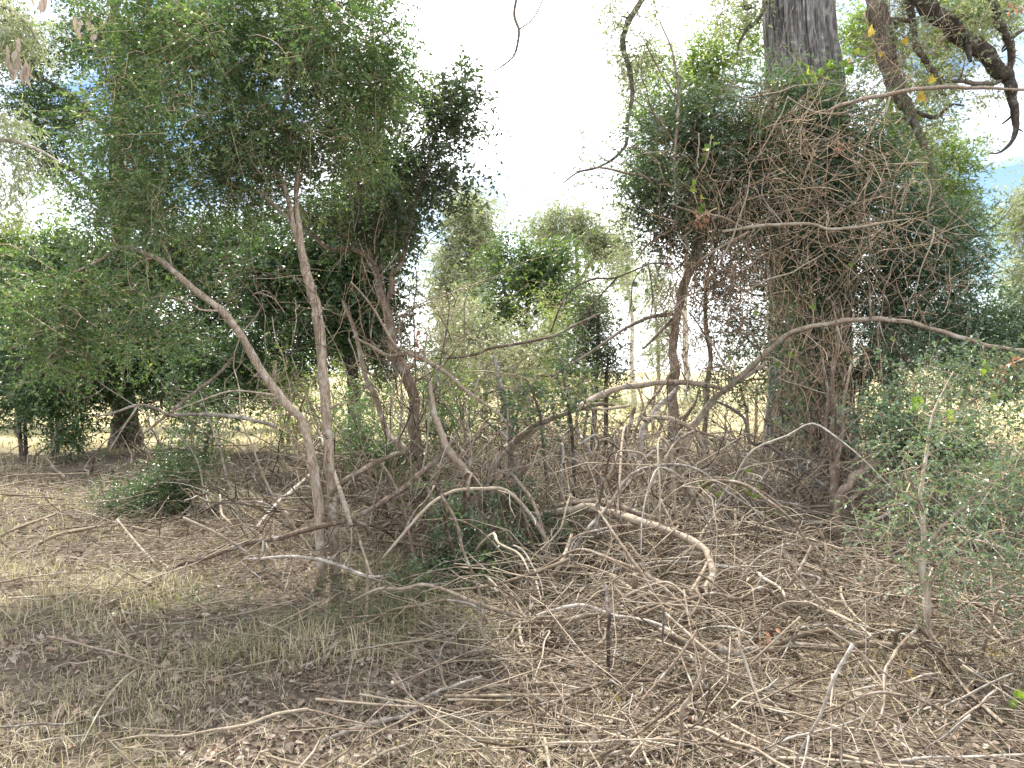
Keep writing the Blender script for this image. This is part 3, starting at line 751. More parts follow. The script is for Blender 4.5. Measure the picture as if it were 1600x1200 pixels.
tree('low_shrub', 'dark broad-leaved sprig rising above the arched branch in the centre', 'shrub', 119,
     [('stem', [(900, 760, 7.6, 7), (895, 690, 7.5, 6), (885, 620, 7.4, 5), (875, 560, 7.4, 3)]),
      ('stem', [(860, 760, 7.5, 6), (848, 680, 7.4, 5), (835, 620, 7.3, 4), (820, 590, 7.3, 2)])],
     [(880, 570, 40, 40, 7.4, 0.4, 10), (830, 605, 60, 26, 7.3, 0.4, 11), (885, 645, 40, 40, 7.4, 0.4, 9), (800, 640, 40, 40, 7.2, 0.4, 6)],
     M['twig_dark'], M['leaf_climber'], 4, 7, 0.2, 0.06, 0.028, rmin=0.002, rmax=0.005, spread=0.1, tw=0.9, sides=5, rt=0.0013, leaf_range=(0.1, 1))
tree('vine_bush', 'dark bush smothered in bare vines left of the bright sky gap', 'bush', 131,
     [('stem', [(925, 700, 12, 10), (930, 620, 12, 8), (935, 540, 12, 6), (935, 470, 12, 3)]),
      ('stem', [(945, 700, 12, 9), (948, 610, 12, 7), (950, 560, 12, 4)])],
     [(932, 500, 34, 36, 12, 0.5, 40), (945, 560, 34, 40, 12, 0.5, 46), (905, 545, 34, 40, 12, 0.5, 26), (930, 455, 22, 22, 12, 0.3, 12)],
     M['trunk_dark'], M['leaf_crooked'], 7, 11, 0.25, 0.055, 0.03, gap=0.3, rmin=0.004, rmax=0.014, spread=0.12, tw=0.8, sides=6, twig_mat=M['twig'])

# the massive furrowed tree on the right
def furrowed_trunk(root, pl, rng):
    pts, rad = PL(pl)
    pts[0][2] = float(gh(pts[0][0], pts[0][1])) - 0.1
    p, r = smooth(pts, rad, 14)
    S = 210
    V, Q = tubes(p[None], r[None], S)
    Vr = V.reshape(len(p), S, 3)
    ang = np.arange(S) * 2 * math.pi / S
    for m in range(len(p)):
        z = p[m][2]
        off = np.zeros(S)
        for k in range(S):
            a = ang[k] + 0.06 * math.sin(z * 1.1) + 0.03 * mnoise.noise(Vector((z * 1.7, ang[k] * 3, 3)))
            q = abs(mnoise.noise(Vector((math.cos(a) * 9.5, math.sin(a) * 9.5, z * 0.55))))
            q2 = abs(mnoise.noise(Vector((math.cos(a) * 17, math.sin(a) * 17, z * 1.5 + 7))))
            off[k] = -0.06 * max(0.0, 1 - q / 0.17) - 0.025 * max(0.0, 1 - q2 / 0.12) + 0.02 * mnoise.noise(Vector((a * 9, z * 3, 1)))
        dirs = unit(Vr[m] - p[m])
        Vr[m] += dirs * off[:, None]
    mb = MB()
    mb.add(Vr.reshape(-1, 3), Q)
    mb.build('trunk', M['furrow'], root, shade=False)


rng = np.random.default_rng(200)
BIG = thing('furrowed_tree', base_of(1266, 12, 0), 'massive grey tree with deeply furrowed bark rising out of the tangle', 'tree')
furrowed_trunk(BIG, [(1268, 760, 12, 170), (1266, 690, 12, 138), (1265, 600, 12, 126), (1264, 450, 12, 120), (1264, 300, 12, 117), (1260, 150, 12, 113), (1250, 60, 12, 108), (1246, -60, 12, 106), (1242, -250, 12, 104), (1245, -800, 12, 70)], rng)
big_limbs = [
    [(1270, -520, 12, 44.4), (1320, -280, 11.6, 37.0), (1355, -90, 11.2, 32.6), (1366, 0, 11, 31.1), (1380, 45, 11, 29.6), (1386, 95, 11, 26.6), (1399, 135, 11, 25.2), (1416, 165, 11, 20.0), (1430, 195, 11, 12.6), (1444, 230, 11, 11.1), (1460, 275, 11, 8.9), (1472, 300, 11, 4.4)],
    [(1275, -560, 12, 44.4), (1360, -250, 11.4, 38.5), (1420, -60, 10.8, 31.1), (1450, 6, 10.6, 28.1), (1487, 42, 10.6, 27.4), (1525, 76, 10.6, 25.9), (1560, 106, 10.6, 24.4), (1577, 128, 10.6, 19.2), (1582, 160, 10.6, 14.8), (1588, 196, 10.6, 10), (1580, 222, 10.6, 6), (1562, 238, 10.6, 3), (1545, 240, 10.6, 1.5)],
    [(1275, -600, 12, 40.0), (1430, -380, 11, 29.6), (1530, -150, 10.7, 19.2), (1551, 0, 10.5, 14.8), (1562, 36, 10.5, 14.1), (1577, 66, 10.5, 12.6), (1580, 95, 10.55, 10.4), (1574, 122, 10.6, 8.9)],
    [(1577, 64, 10.5, 6.7), (1590, 52, 10.4, 5.9), (1615, 40, 10.3, 4.4), (1650, 20, 10.2, 3.0)],
    [(1568, 118, 10.6, 7.4), (1557, 129, 10.6, 6.7), (1526, 131, 10.6, 6.7), (1497, 126, 10.6, 5.9), (1478, 128, 10.6, 3.7)],
    [(1400, -60, 10.9, 14.8), (1425, 30, 10.9, 11.1), (1432, 70, 10.9, 10.4), (1450, 101, 10.9, 10.4), (1465, 123, 10.9, 9.6), (1473, 148, 10.9, 4.4)],
    [(1416, 168, 11, 7.4), (1440, 178, 11, 6.7), (1462, 184, 11, 6.7), (1475, 172, 11, 4.4), (1490, 163, 11, 3.7), (1507, 166, 11, 2.2)],
    [(1225, -480, 12, 37.0), (1150, -260, 11.6, 22.2), (1060, -90, 11.2, 13.3), (1003, 0, 11, 9.6), (979, 40, 11, 9.6), (974, 76, 11, 8.9), (984, 112, 11, 8.1), (988, 150, 11, 6.7), (980, 190, 11, 5.9), (976, 230, 11, 5.2), (942, 258, 11, 3.7), (902, 270, 11, 2.6), (880, 286, 11, 1.5)],
    [(1225, -520, 12, 29.6), (1020, -330, 11.4, 16.3), (870, -140, 11, 8.1), (806, 0, 11, 4.4), (811, 50, 11, 4.1), (802, 88, 11, 3.0), (772, 112, 11, 1.5)],
    [(811, 46, 11, 2.2), (832, 30, 11, 1.9), (848, 0, 11, 1.9), (860, -40, 11, 1.5)],
    [(1215, -300, 12, 17.8), (1150, -100, 11.6, 11.8), (1163, 0, 11.4, 8.9), (1170, 16, 11.4, 4.4)],
    [(1205, -60, 11.6, 8.9), (1190, 20, 11.4, 6.7), (1168, 45, 11.3, 5.9), (1156, 65, 11.3, 4.4), (1152, 86, 11.3, 2.2)],
]
bn, br = [], []
for pl in big_limbs:
    p, r = wood(BIG, 'limb', *PL(pl), M['trunk_dark'], 10, 7, 0.22, rng, 0.06)
    bn.append(p); br.append(r)
bn, br = np.vstack(bn), np.concatenate(br)
cl, ctr = blob_points(rng, [(1000, 100, 34, 40, 11, 0.4, 20), (985, 20, 40, 30, 11, 0.4, 10), (1150, 20, 50, 30, 11.4, 0.5, 16), (1480, 130, 70, 40, 10.8, 0.5, 26), (1540, 20, 60, 40, 10.5, 0.5, 26), (1420, 40, 50, 40, 10.9, 0.5, 26), (1450, 230, 40, 50, 11, 0.4, 14), (920, 262, 30, 12, 11, 0.2, 3), (1320, -120, 200, 80, 11.5, 1, 60), (1040, -120, 150, 70, 11.4, 1, 40)])
tb, lb = MB(), MB()
grow_twigs(rng, bn, br, cl, tb, 0.004, 0.014, 0.1)
sprays(rng, cl, ctr, lb, tb, 6, 9, 0.28, 0.06, 0.026, 0.4, 0.4, 0.002, 0.14)
lb.build('crown', M['leaf_gum'], BIG, shade=False)
tag(tb.build('twigs', M['trunk_dark'], BIG), kind='stuff')

# vine-wrapped tree in the right centre
tree('vine_tree', 'vine-wrapped forked tree with a dense dark head right of the sky gap', 'tree', 132,
     [('trunk', [(1052, 795, 9.5, 24.8), (1052, 770, 9.5, 21.4), (1051, 700, 9.5, 19.1), (1052, 640, 9.5, 16.9), (1052, 575, 9.5, 15.2), (1053, 530, 9.5, 13.5), (1060, 480, 9.5, 12.9), (1074, 430, 9.5, 13.5), (1091, 380, 9.5, 13.5), (1096, 320, 9.5, 10.1), (1086, 250, 9.5, 6.8), (1092, 170, 9.5, 4.0)]),
      ('trunk', [(1060, 790, 9.4, 14.7), (1063, 738, 9.4, 12.4), (1071, 690, 9.4, 12.4), (1087, 660, 9.35, 11.3), (1105, 635, 9.3, 10.1), (1126, 615, 9.2, 8.4), (1160, 592, 9.1, 7.3), (1200, 565, 9.0, 5.6)]),
      ('trunk', [(1106, 780, 10.2, 10.1), (1104, 705, 10.2, 8.4), (1102, 637, 10.2, 8.4), (1109, 557, 10.2, 7.9), (1102, 480, 10.2, 6.8), (1112, 400, 10.2, 5.6), (1150, 300, 10.2, 4.0), (1170, 220, 10.2, 2.2)]),
      ('limb', [(1051, 690, 9.5, 6.8), (1070, 655, 9.6, 6.2), (1085, 630, 9.6, 4.5), (1095, 600, 9.7, 2.8)]),
      ('limb', [(1096, 330, 9.5, 5.1), (1060, 270, 9.4, 3.4), (1040, 200, 9.3, 1.7)]),
      ('limb', [(1050, 580, 9.5, 5.1), (1030, 610, 9.2, 4.5), (1006, 642, 9.0, 4.0), (985, 690, 8.8, 4.0), (964, 712, 8.7, 3.4), (960, 762, 8.6, 2.8)])],
     [(1075, 220, 62, 62, 9.5, 0.6, 90), (1120, 270, 66, 70, 9.7, 0.6, 110), (1050, 300, 56, 62, 9.4, 0.6, 80), (1160, 220, 60, 60, 9.8, 0.6, 80), (1035, 360, 34, 44, 9.4, 0.4, 34), (1105, 350, 66, 40, 9.8, 0.5, 60), (1175, 310, 60, 66, 9.9, 0.6, 80), (1010, 300, 26, 40, 9.3, 0.4, 18), (1100, 160, 44, 34, 9.6, 0.4, 28), (1010, 200, 26, 34, 9.3, 0.3, 9), (1130, 450, 44, 50, 9.8, 0.4, 30), (1160, 510, 44, 40, 9.8, 0.4, 24), (1190, 420, 40, 44, 10, 0.4, 26), (1150, 590, 50, 20, 9.2, 0.3, 14)],
     M['trunk'], M['leaf_climber'], 8, 11, 0.31, 0.052, 0.028, gap=0.33, gscale=1.8, rmin=0.003, rmax=0.012, spread=0.14, tw=0.5, sides=12, leaf_range=(0, 0.9))
tree('evergreen_tree', 'dense glossy evergreen mass wrapped round the massive furrowed trunk', 'tree', 133,
     [('stem', [(1296, 745, 10.4, 14), (1298, 690, 10.4, 12), (1305, 620, 10.4, 12), (1315, 540, 10.4, 11), (1330, 450, 10.4, 10), (1345, 350, 10.4, 7), (1350, 270, 10.4, 4)]),
      ('stem', [(1318, 745, 10.5, 14), (1322, 680, 10.5, 12), (1330, 610, 10.5, 11), (1360, 540, 10.5, 10), (1400, 470, 10.5, 8), (1440, 400, 10.5, 5)]),
      ('stem', [(1280, 745, 10.5, 12), (1280, 680, 10.5, 10), (1275, 590, 10.5, 10), (1255, 480, 10.4, 9), (1235, 380, 10.3, 7), (1225, 270, 10.3, 4)]),
      ('stem', [(1330, 745, 10.4, 10), (1335, 690, 10.4, 9), (1345, 620, 10.4, 8), (1350, 560, 10.4, 6), (1390, 520, 10.4, 4)]),
      ('stem', [(1288, 745, 10.2, 9), (1290, 660, 10.2, 8), (1300, 570, 10.2, 7), (1310, 480, 10.2, 5)]),
      ('limb', [(1330, 450, 10.4, 7), (1395, 380, 10.4, 5), (1450, 330, 10.3, 3)])],
     [(1240, 190, 70, 50, 10.4, 0.5, 80), (1310, 200, 66, 54, 10.4, 0.6, 84), (1370, 250, 56, 60, 10.5, 0.6, 70), (1340, 310, 80, 60, 10.4, 0.6, 90), (1250, 280, 70, 60, 10.3, 0.5, 70), (1420, 350, 80, 54, 10.4, 0.6, 90), (1460, 420, 76, 50, 10.4, 0.6, 90), (1400, 440, 70, 50, 10.4, 0.6, 70), (1480, 490, 70, 40, 10.4, 0.6, 70), (1410, 510, 70, 40, 10.5, 0.5, 60), (1530, 530, 60, 30, 10.3, 0.5, 40), (1330, 390, 60, 40, 10.2, 0.5, 44), (1210, 150, 40, 34, 10.4, 0.4, 26), (1500, 370, 34, 40, 10.3, 0.4, 22), (1210, 430, 34, 50, 10.6, 0.4, 16), (1230, 580, 60, 30, 10.2, 0.4, 8), (1360, 600, 50, 30, 10.4, 0.4, 14), (1255, 350, 66, 60, 10.6, 0.4, 70), (1270, 440, 66, 50, 10.7, 0.4, 26), (1250, 520, 66, 50, 10.7, 0.4, 10), (1215, 250, 60, 60, 10.5, 0.4, 44), (1265, 225, 72, 50, 10.8, 0.3, 76), (1265, 310, 72, 50, 10.8, 0.3, 76), (1265, 400, 72, 50, 10.8, 0.3, 56), (1190, 370, 50, 40, 10.6, 0.3, 30), (1265, 490, 74, 44, 10.9, 0.3, 40), (1265, 570, 74, 50, 10.9, 0.3, 30), (1260, 640, 66, 36, 10.9, 0.3, 14), (1320, 470, 44, 60, 10.8, 0.3, 18), (1265, 150, 60, 26, 10.5, 0.3, 26), (1560, 500, 60, 40, 10.2, 0.5, 44), (1600, 540, 50, 40, 10, 0.5, 34), (1460, 560, 80, 34, 9.8, 0.5, 40), (1380, 550, 60, 40, 10, 0.5, 26), (1560, 580, 70, 40, 9.6, 0.5, 30)],
     M['trunk_dark'], M['leaf_privet'], 8, 11, 0.33, 0.056, 0.031, gap=0.33, gscale=1.6, rmin=0.003, rmax=0.013, spread=0.15, tw=0.5, sides=8, leaf_range=(0, 0.9))
# small forked tree, right
tree('forked_tree', 'small forked tree with pale glossy leaves in front of the massive trunk', 'tree', 134,
     [('trunk', [(1308, 868, 7.2, 23.5), (1308, 830, 7.2, 19.5), (1306, 795, 7.2, 17.2), (1305, 768, 7.2, 14.8), (1302, 735, 7.2, 10.9), (1300, 690, 7.25, 8.6), (1304, 640, 7.3, 7.8), (1300, 590, 7.3, 6.3), (1310, 530, 7.3, 4.7), (1300, 470, 7.3, 2.3)]),
      ('trunk', [(1310, 865, 7.15, 10.9), (1309, 780, 7.15, 11.8), (1325, 757, 7.1, 12.5), (1343, 740, 7.1, 11.8), (1364, 727, 7.1, 10.1), (1388, 710, 7.05, 8.6), (1420, 690, 7.0, 7.0), (1470, 655, 7.0, 4.7), (1530, 620, 6.9, 3.1)]),
      ('limb', [(1309, 785, 7.15, 6.3), (1330, 778, 7.1, 5.5), (1352, 765, 7.05, 5.5), (1380, 738, 7.0, 4.7), (1410, 700, 7.0, 3.1), (1430, 640, 7.0, 2.3)]),
      ('limb', [(1301, 720, 7.2, 6.3), (1290, 680, 7.2, 5.5), (1294, 620, 7.2, 4.7), (1285, 560, 7.2, 3.1)]),
      ('limb', [(1303, 730, 7.2, 6.3), (1316, 690, 7.2, 5.5), (1318, 630, 7.2, 4.7), (1330, 570, 7.2, 3.1)]),
      ('limb', [(1420, 690, 7.0, 4.7), (1440, 650, 6.9, 3.9), (1450, 600, 6.9, 2.3)])],
     [(1400, 640, 80, 56, 7.0, 0.5, 35), (1470, 640, 80, 60, 6.9, 0.5, 40), (1540, 620, 70, 66, 6.8, 0.5, 37), (1420, 700, 66, 50, 7.0, 0.5, 29), (1500, 720, 80, 60, 6.8, 0.5, 40), (1570, 720, 66, 66, 6.7, 0.5, 32), (1370, 680, 44, 44, 7.1, 0.4, 16), (1590, 600, 50, 60, 6.7, 0.4, 19), (1460, 790, 60, 50, 6.6, 0.4, 16), (1560, 810, 60, 50, 6.4, 0.4, 18)],
     M['trunk_brown'], M['leaf_privet'], 5, 9, 0.24, 0.038, 0.022, gap=0.36, gscale=2.0, rmin=0.0022, rmax=0.008, spread=0.08, tw=0.7, sides=12, twig_mat=M['twig'], leaf_range=(0.2, 1))
tree('thin_tree', 'thin ivy-clad tree with glossy leaves nearest the camera at right', 'tree', 135,
     [('trunk', [(1452, 1072, 4.3, 16.0), (1453, 1040, 4.3, 11.2), (1452, 990, 4.3, 10.4), (1447, 940, 4.3, 11.2), (1443, 880, 4.3, 10.4), (1442, 820, 4.3, 8.8), (1440, 760, 4.35, 6.4), (1448, 705, 4.4, 4.8), (1460, 640, 4.45, 3.2), (1490, 580, 4.5, 1.6)]),
      ('limb', [(1443, 860, 4.3, 5.6), (1475, 820, 4.25, 4.8), (1520, 780, 4.2, 4.0), (1570, 740, 4.2, 2.4)]),
      ('limb', [(1442, 800, 4.3, 4.8), (1425, 760, 4.3, 4.0), (1410, 720, 4.3, 2.4)]),
      ('limb', [(1448, 930, 4.3, 4.8), (1470, 880, 4.25, 4.0), (1500, 850, 4.2, 3.2), (1560, 830, 4.1, 1.6)])],
     [(1480, 640, 80, 60, 4.5, 0.4, 16), (1570, 660, 60, 60, 4.4, 0.4, 14), (1500, 770, 110, 60, 4.25, 0.45, 20), (1450, 730, 60, 56, 4.35, 0.3, 14), (1570, 760, 70, 60, 4.2, 0.3, 20), (1410, 790, 50, 50, 4.3, 0.3, 8), (1560, 850, 70, 60, 4.1, 0.3, 15), (1443, 870, 14, 60, 4.3, 0.06, 12), (1590, 900, 30, 44, 4.1, 0.2, 12), (1400, 830, 34, 50, 4.4, 0.2, 6), (1500, 900, 50, 40, 4.2, 0.2, 8)],
     M['trunk'], M['leaf_privet'], 4, 8, 0.19, 0.026, 0.014, gap=0.30, gscale=4.0, rmin=0.0016, rmax=0.005, spread=0.08, tw=0.8, sides=10, rt=0.0009, twig_mat=M['twig'], leaf_range=(0.25, 1))

tree('weedy_bush', 'sparse light green weedy bush in the brush behind the twisted stump', 'bush', 140,
     [('stem', [(770, 770, 9.4, 7), (765, 700, 9.4, 5), (750, 640, 9.4, 3)]), ('stem', [(780, 770, 9.4, 6), (800, 700, 9.4, 4), (820, 650, 9.4, 3)]), ('stem', [(760, 770, 9.4, 6), (720, 690, 9.5, 4), (690, 620, 9.5, 3)])],
     [(700, 620, 50, 50, 9.5, 0.5, 26), (760, 640, 60, 40, 9.4, 0.5, 24), (830, 640, 60, 40, 9.4, 0.5, 18), (740, 700, 60, 40, 9.2, 0.5, 14), (900, 590, 50, 40, 9.6, 0.5, 12)],
     M['twig'], M['leaf_sunny'], 5, 8, 0.26, 0.04, 0.02, gap=0.3, rmin=0.003, rmax=0.007, spread=0.14, tw=1, sides=5, twig_mat=M['twig'])
tree('weedy_bush', 'light green weeds and brush seen between the pale trunks and crooked trunk', 'bush', 141,
     [('stem', [(560, 770, 10.4, 7), (555, 700, 10.4, 5), (545, 620, 10.4, 3)]), ('stem', [(470, 780, 10.6, 7), (465, 700, 10.6, 5), (450, 640, 10.6, 3)])],
     [(560, 620, 50, 60, 10.4, 0.5, 30), (460, 640, 50, 50, 10.6, 0.5, 30), (520, 690, 60, 40, 10.2, 0.5, 20), (430, 590, 40, 40, 10.8, 0.5, 16)],
     M['twig'], M['leaf_sunny'], 5, 9, 0.26, 0.04, 0.02, gap=0.3, rmin=0.003, rmax=0.007, spread=0.14, tw=1, sides=5, twig_mat=M['twig'])

for k, (px, Y, lab, mat, bl) in enumerate([
        (690, 15.0, 'loose grey-green scrub beside the crooked trunk in the middle distance', 'leaf_gum', [(680, 560, 50, 60, 15, 0.7, 40), (720, 600, 50, 40, 15, 0.6, 30), (660, 620, 40, 40, 14.6, 0.6, 24), (700, 480, 40, 50, 15.4, 0.6, 24)]),
        (800, 14.0, 'loose olive scrub in the middle distance under the broadleaf tree', 'leaf_gum', [(790, 600, 60, 40, 14, 0.7, 40), (840, 580, 50, 50, 14, 0.7, 34), (760, 560, 44, 44, 14, 0.6, 24)]),
        (900, 15.5, 'light green scrub left of the sky gap in the middle distance', 'leaf_sunny', [(890, 540, 44, 50, 15.5, 0.7, 30), (880, 600, 60, 34, 15.3, 0.7, 34), (930, 610, 40, 26, 15.3, 0.6, 20), (870, 480, 34, 40, 15.7, 0.6, 14)]),
        (1020, 19.0, 'low dry grey scrub along the field behind the forked trunk', 'leaf_gum', [(1000, 632, 60, 14, 19, 0.8, 24), (1060, 634, 60, 14, 19, 0.8, 24), (1120, 628, 60, 18, 18.5, 0.8, 24)]),
        (1180, 16.0, 'grey-green scrub between forked trunk and massive trunk', 'leaf_gum', [(1165, 590, 40, 30, 16, 0.7, 12), (1190, 615, 44, 24, 16, 0.7, 14)]),
        (1480, 15.0, 'dull green scrub behind the glossy leaves at right', 'leaf_gum', [(1440, 600, 70, 50, 15, 0.8, 40), (1540, 590, 80, 50, 15, 0.8, 44), (1600, 560, 60, 50, 15, 0.7, 30)]),
        (450, 17.0, 'sunlit scrub beyond the gap between the pale trunks', 'leaf_sunny', [(440, 610, 50, 40, 17, 0.7, 30), (520, 600, 50, 50, 17, 0.7, 30), (590, 620, 44, 44, 17, 0.7, 24)])]):
    tree('scrub_bush', lab, 'bush', 150 + k,
         [('stem', [(px - 8, 690, Y, 6), (px - 14, 640, Y, 5), (px - 24, 600, Y, 3)]), ('stem', [(px, 690, Y, 6), (px + 2, 630, Y, 5), (px + 6, 590, Y, 3)]), ('stem', [(px + 8, 690, Y, 6), (px + 20, 640, Y, 4), (px + 34, 600, Y, 3)])],
         bl, M['twig'], M[mat], 6, 9, 0.4, 0.07, 0.035, gap=0.3, rmin=0.005, rmax=0.014, spread=0.2, tw=2.0, sides=5, rt=0.0028, twig_mat=M['twig'], group='scrub bushes in the middle distance')

# ------------------------------------------------------------------ bare shrubs, vines, branches
def wander(rng, p, d, L, n, curl=0.35, up=0.0):
    """a wandering stem of n points"""
    pts = [np.array(p, float)]
    d = unit(np.array(d, float))
    for _ in range(n - 1):
        d = unit(d + rng.normal(0, curl, 3) + UP * up)
        pts.append(pts[-1] + d * L / (n - 1))
    return np.array(pts)


def wander_many(rng, p, d, L, n, curl, up=0.0):
    """N wandering stems at once: (N, n, 3)"""
    out = np.empty((len(p), n, 3)); out[:, 0] = p
    d = unit(d)
    for k in range(1, n):
        d = unit(d + rng.normal(0, curl, d.shape) + UP * up)
        out[:, k] = out[:, k - 1] + d * (L / (n - 1))[:, None]
    return out


def bare_shrub(px, Y, label, seed, nstem, hgt, lean=(0, 0), mat='stick', twig='litter_twig', rad=0.008, spread=0.15, group=None, ntw=10, arch=0.12):
    rng = np.random.default_rng(seed)
    b = base_of(px, Y, 0)
    root = thing('bare_shrub', b, label, 'shrub', group)
    tb = MB()
    for k in range(nstem):
        p0 = b + np.array((*rng.normal(0, spread, 2), -0.03))
        p0[2] = float(gh(p0[0], p0[1])) - 0.03
        d = np.array((lean[0] + rng.normal(0, 0.5), lean[1] + rng.normal(0, 0.4), 1.0))
        L = hgt * (0.6 + 0.7 * rng.random())
        p = wander(rng, p0, d, L, 8, 0.17, -arch * rng.random() * 1.6)
        p[:, 2] = np.maximum(p[:, 2], gh(p[:, 0], p[:, 1]) + 0.01); p[0] = p0
        r0 = rad * (0.5 + 0.9 * rng.random())
        mb = MB()
        mb.tube(p, np.linspace(r0, r0 * 0.35, 8), 5, 2, 0.3, rng, tint=rng.random())
        mb.build('stem', M[mat], root)
        i = rng.integers(2, 8, ntw)
        q = wander_many(rng, p[i], unit(p[i] - p[i - 1]) + rng.normal(0, 0.75, (ntw, 3)), L * (0.15 + 0.35 * rng.random(ntw)), 6, 0.28, 0.02)
        V, Q = tubes(q, np.broadcast_to(np.linspace(r0 * 0.45, r0 * 0.2, 6), (ntw, 6)) * rng.uniform(0.6, 1.3, (ntw, 1)), 3)
        tb.add(V, Q, None, np.repeat(rng.random(ntw), 18))
        m = ntw * 2
        s = np.repeat(np.arange(ntw), 2)
        if Y > 9.9: s = s[::2]; m = len(s)
        q2 = wander_many(rng, q[s, rng.integers(1, 6, m)], rng.normal(0, 1, (m, 3)) + unit(q[s, -1] - q[s, 0]), np.full(m, L * 0.14), 4, 0.3)
        V, Q = tubes(q2, np.broadcast_to(np.linspace(r0 * 0.24, r0 * 0.12, 4), (m, 4)), 3)
        tb.add(V, Q, None, np.repeat(rng.random(m), 12))
    tag(tb.build('twigs', M[twig], root), kind='stuff')
    return root


G_BARE = 'bare brushwood shrubs in the cleared thicket'
bare = [
    (760, 9.0, 'bare twiggy brown shrub right of the crooked trunk', 10, 1.7, (0.1, 0)),
    (830, 8.6, 'bare tangled shrub below the broad-leaved sprig', 10, 1.3, (0.2, 0)),
    (700, 8.2, 'bare shrub of thin stems growing against the crooked trunk', 9, 2.2, (-0.25, 0)),
    (900, 10.5, 'leafless grey shrub under the vine-smothered bush', 10, 1.5, (0, 0)),
    (980, 10.2, 'leafless spindly shrub beneath the big arched branch', 9, 1.2, (0.1, 0)),
    (1180, 11.5, 'brown leafless thicket between forked trunk and massive trunk', 12, 2.0, (0, 0)),
    (1250, 9.5, 'bare upright stems at the foot of the massive trunk', 12, 2.2, (0.1, 0)),
    (1400, 8.0, 'dry twiggy bush beneath the small forked tree leaves', 9, 1.1, (0.1, 0)),
    (1530, 5.2, 'dry twiggy bush at the right edge under glossy leaves', 8, 0.9, (0, 0)),
    (330, 11.0, 'bare brown brushwood under the broad dark evergreen', 12, 1.1, (-0.4, 0)),
    (150, 12.0, 'bare pinkish brushwood beside the saplings at left', 12, 0.9, (0.3, 0)),
    (430, 9.0, 'bare thin shrub behind the leaning pale trunk', 9, 1.6, (-0.2, 0)),
    (560, 7.6, 'tall bare switches between upright pale trunk and crooked trunk', 8, 2.7, (0.05, 0)),
    (380, 7.2, 'bare switches leaning left below the leaning pale trunk', 7, 1.6, (-0.45, 0)),
]
bare += [
    (600, 7.2, 'pale upright switches right of the upright pale trunk', 10, 2.4, (0.1, 0)),
    (450, 6.8, 'pale slanting switches behind the leaning pale trunk', 9, 1.7, (-0.1, 0)),
    (330, 8.4, 'pale thin switches above the low feathery bush', 9, 1.9, (-0.2, 0)),
    (680, 7.4, 'crossed bare stems left of the twisted stump', 10, 1.9, (0.0, 0)),
    (820, 7.6, 'crossed bare stems right of the twisted stump', 11, 1.4, (0.2, 0)),
    (930, 8.4, 'crossed bare stems under the big arched branch', 11, 1.3, (0.0, 0)),
    (1110, 9.0, 'crossed bare stems right of the forked trunk', 10, 1.5, (0.1, 0)),
    (640, 9.6, 'bare stems crowding behind the crooked trunk foot', 10, 1.7, (0.1, 0)),
    (800, 10.8, 'dense bare brush in the middle distance below the olive bush', 16, 1.9, (0, 0)),
    (870, 9.4, 'twiggy bare brush behind the broad-leaved sprig', 12, 1.4, (0.15, 0)),
    (1000, 13.5, 'grey brushwood bank beyond the forked trunk', 16, 1.0, (0, 0)),
    (1130, 14.0, 'grey brushwood bank right of the forked trunk', 16, 1.1, (0, 0)),
    (1200, 8.6, 'bare tangled stems left of the small forked tree', 10, 1.0, (0.1, 0)),
    (1330, 9.0, 'upright bare stems behind the small forked tree', 12, 2.0, (0, 0)),
    (720, 6.9, 'bare thin stems sprouting round the twisted stump', 8, 1.3, (0.2, 0)),
    (250, 13.0, 'brown brushwood right below the thick rough trunk', 16, 1.1, (0, 0)),
    (60, 13.6, 'dry brushwood between the two saplings', 12, 0.8, (0.2, 0)),
    (460, 11.0, 'bare brush seen between the two pale trunks', 12, 1.5, (0, 0)),
    (540, 10.2, 'bare brush behind the S-shaped branch', 12, 1.4, (0, 0)),
]
for k, (px, Y, lab, n, h, lean) in enumerate(bare):
    n = max(5, round(n * (0.55 if px < 560 or px > 1190 else 0.85)))
    bare_shrub(px, Y, lab, 300 + k, n, h, lean, ('stick', 'stick_grey', 'stick_pale')[k % 3], rad=0.0015 * Y, spread=0.036 * Y, group=G_BARE, ntw=7 if Y < 9.9 else 6)

# tangle of dead vines hung over the evergreen mass
def vine_tangle(label, seed, boxes, mat, twig, rad, cat='vine', nfine=220):
    rng = np.random.default_rng(seed)
    c = P(boxes[0][0], boxes[0][1], boxes[0][4])
    root = thing('dead_vine', c, label, cat)
    fine = MB()
    for (px, py, rx, ry, Y, dy, n, nf, vert) in boxes:
        c0 = P(px, py, Y); r = np.array((rx * Y / F, dy, ry * Y / F))
        m = n + nf
        p0 = c0 + rng.uniform(-1, 1, (m, 3)) * r
        a = rng.random(m) * 6.283
        d = np.stack((np.cos(a), rng.normal(0, 0.25, m), np.sin(a) * (0.7 + vert)), -1)
        L = (0.5 + 0.9 * rng.random(m)) * max(r[0], r[2]) * np.where(np.arange(m) < n, 1.0, 0.55)
        q = wander_many(rng, p0, d, L * 1.35, 8, 0.16, -0.03)
        q[..., 1] = Y + np.clip(q[..., 1] - Y, -dy * 1.2, dy * 1.2)
        q[..., 2] = np.maximum(q[..., 2], 0.05)
        for k in range(n):
            mb = MB(); r0 = rad * (0.6 + 0.8 * rng.random())
            mb.tube(q[k], np.linspace(r0, r0 * 0.5, 8), 5, 2, 0.2, rng, tint=rng.random())
            mb.build('stem', M[mat], root)
        V, Q = tubes(q[n:], np.broadcast_to(np.linspace(rad * 0.55, rad * 0.25, 8), (nf, 8)) * rng.uniform(0.6, 1.5, (nf, 1)), 3)
        fine.add(V, Q, None, np.repeat(rng.random(nf), 24))
    tag(fine.build('twigs', M[twig], root), kind='stuff')
    return root


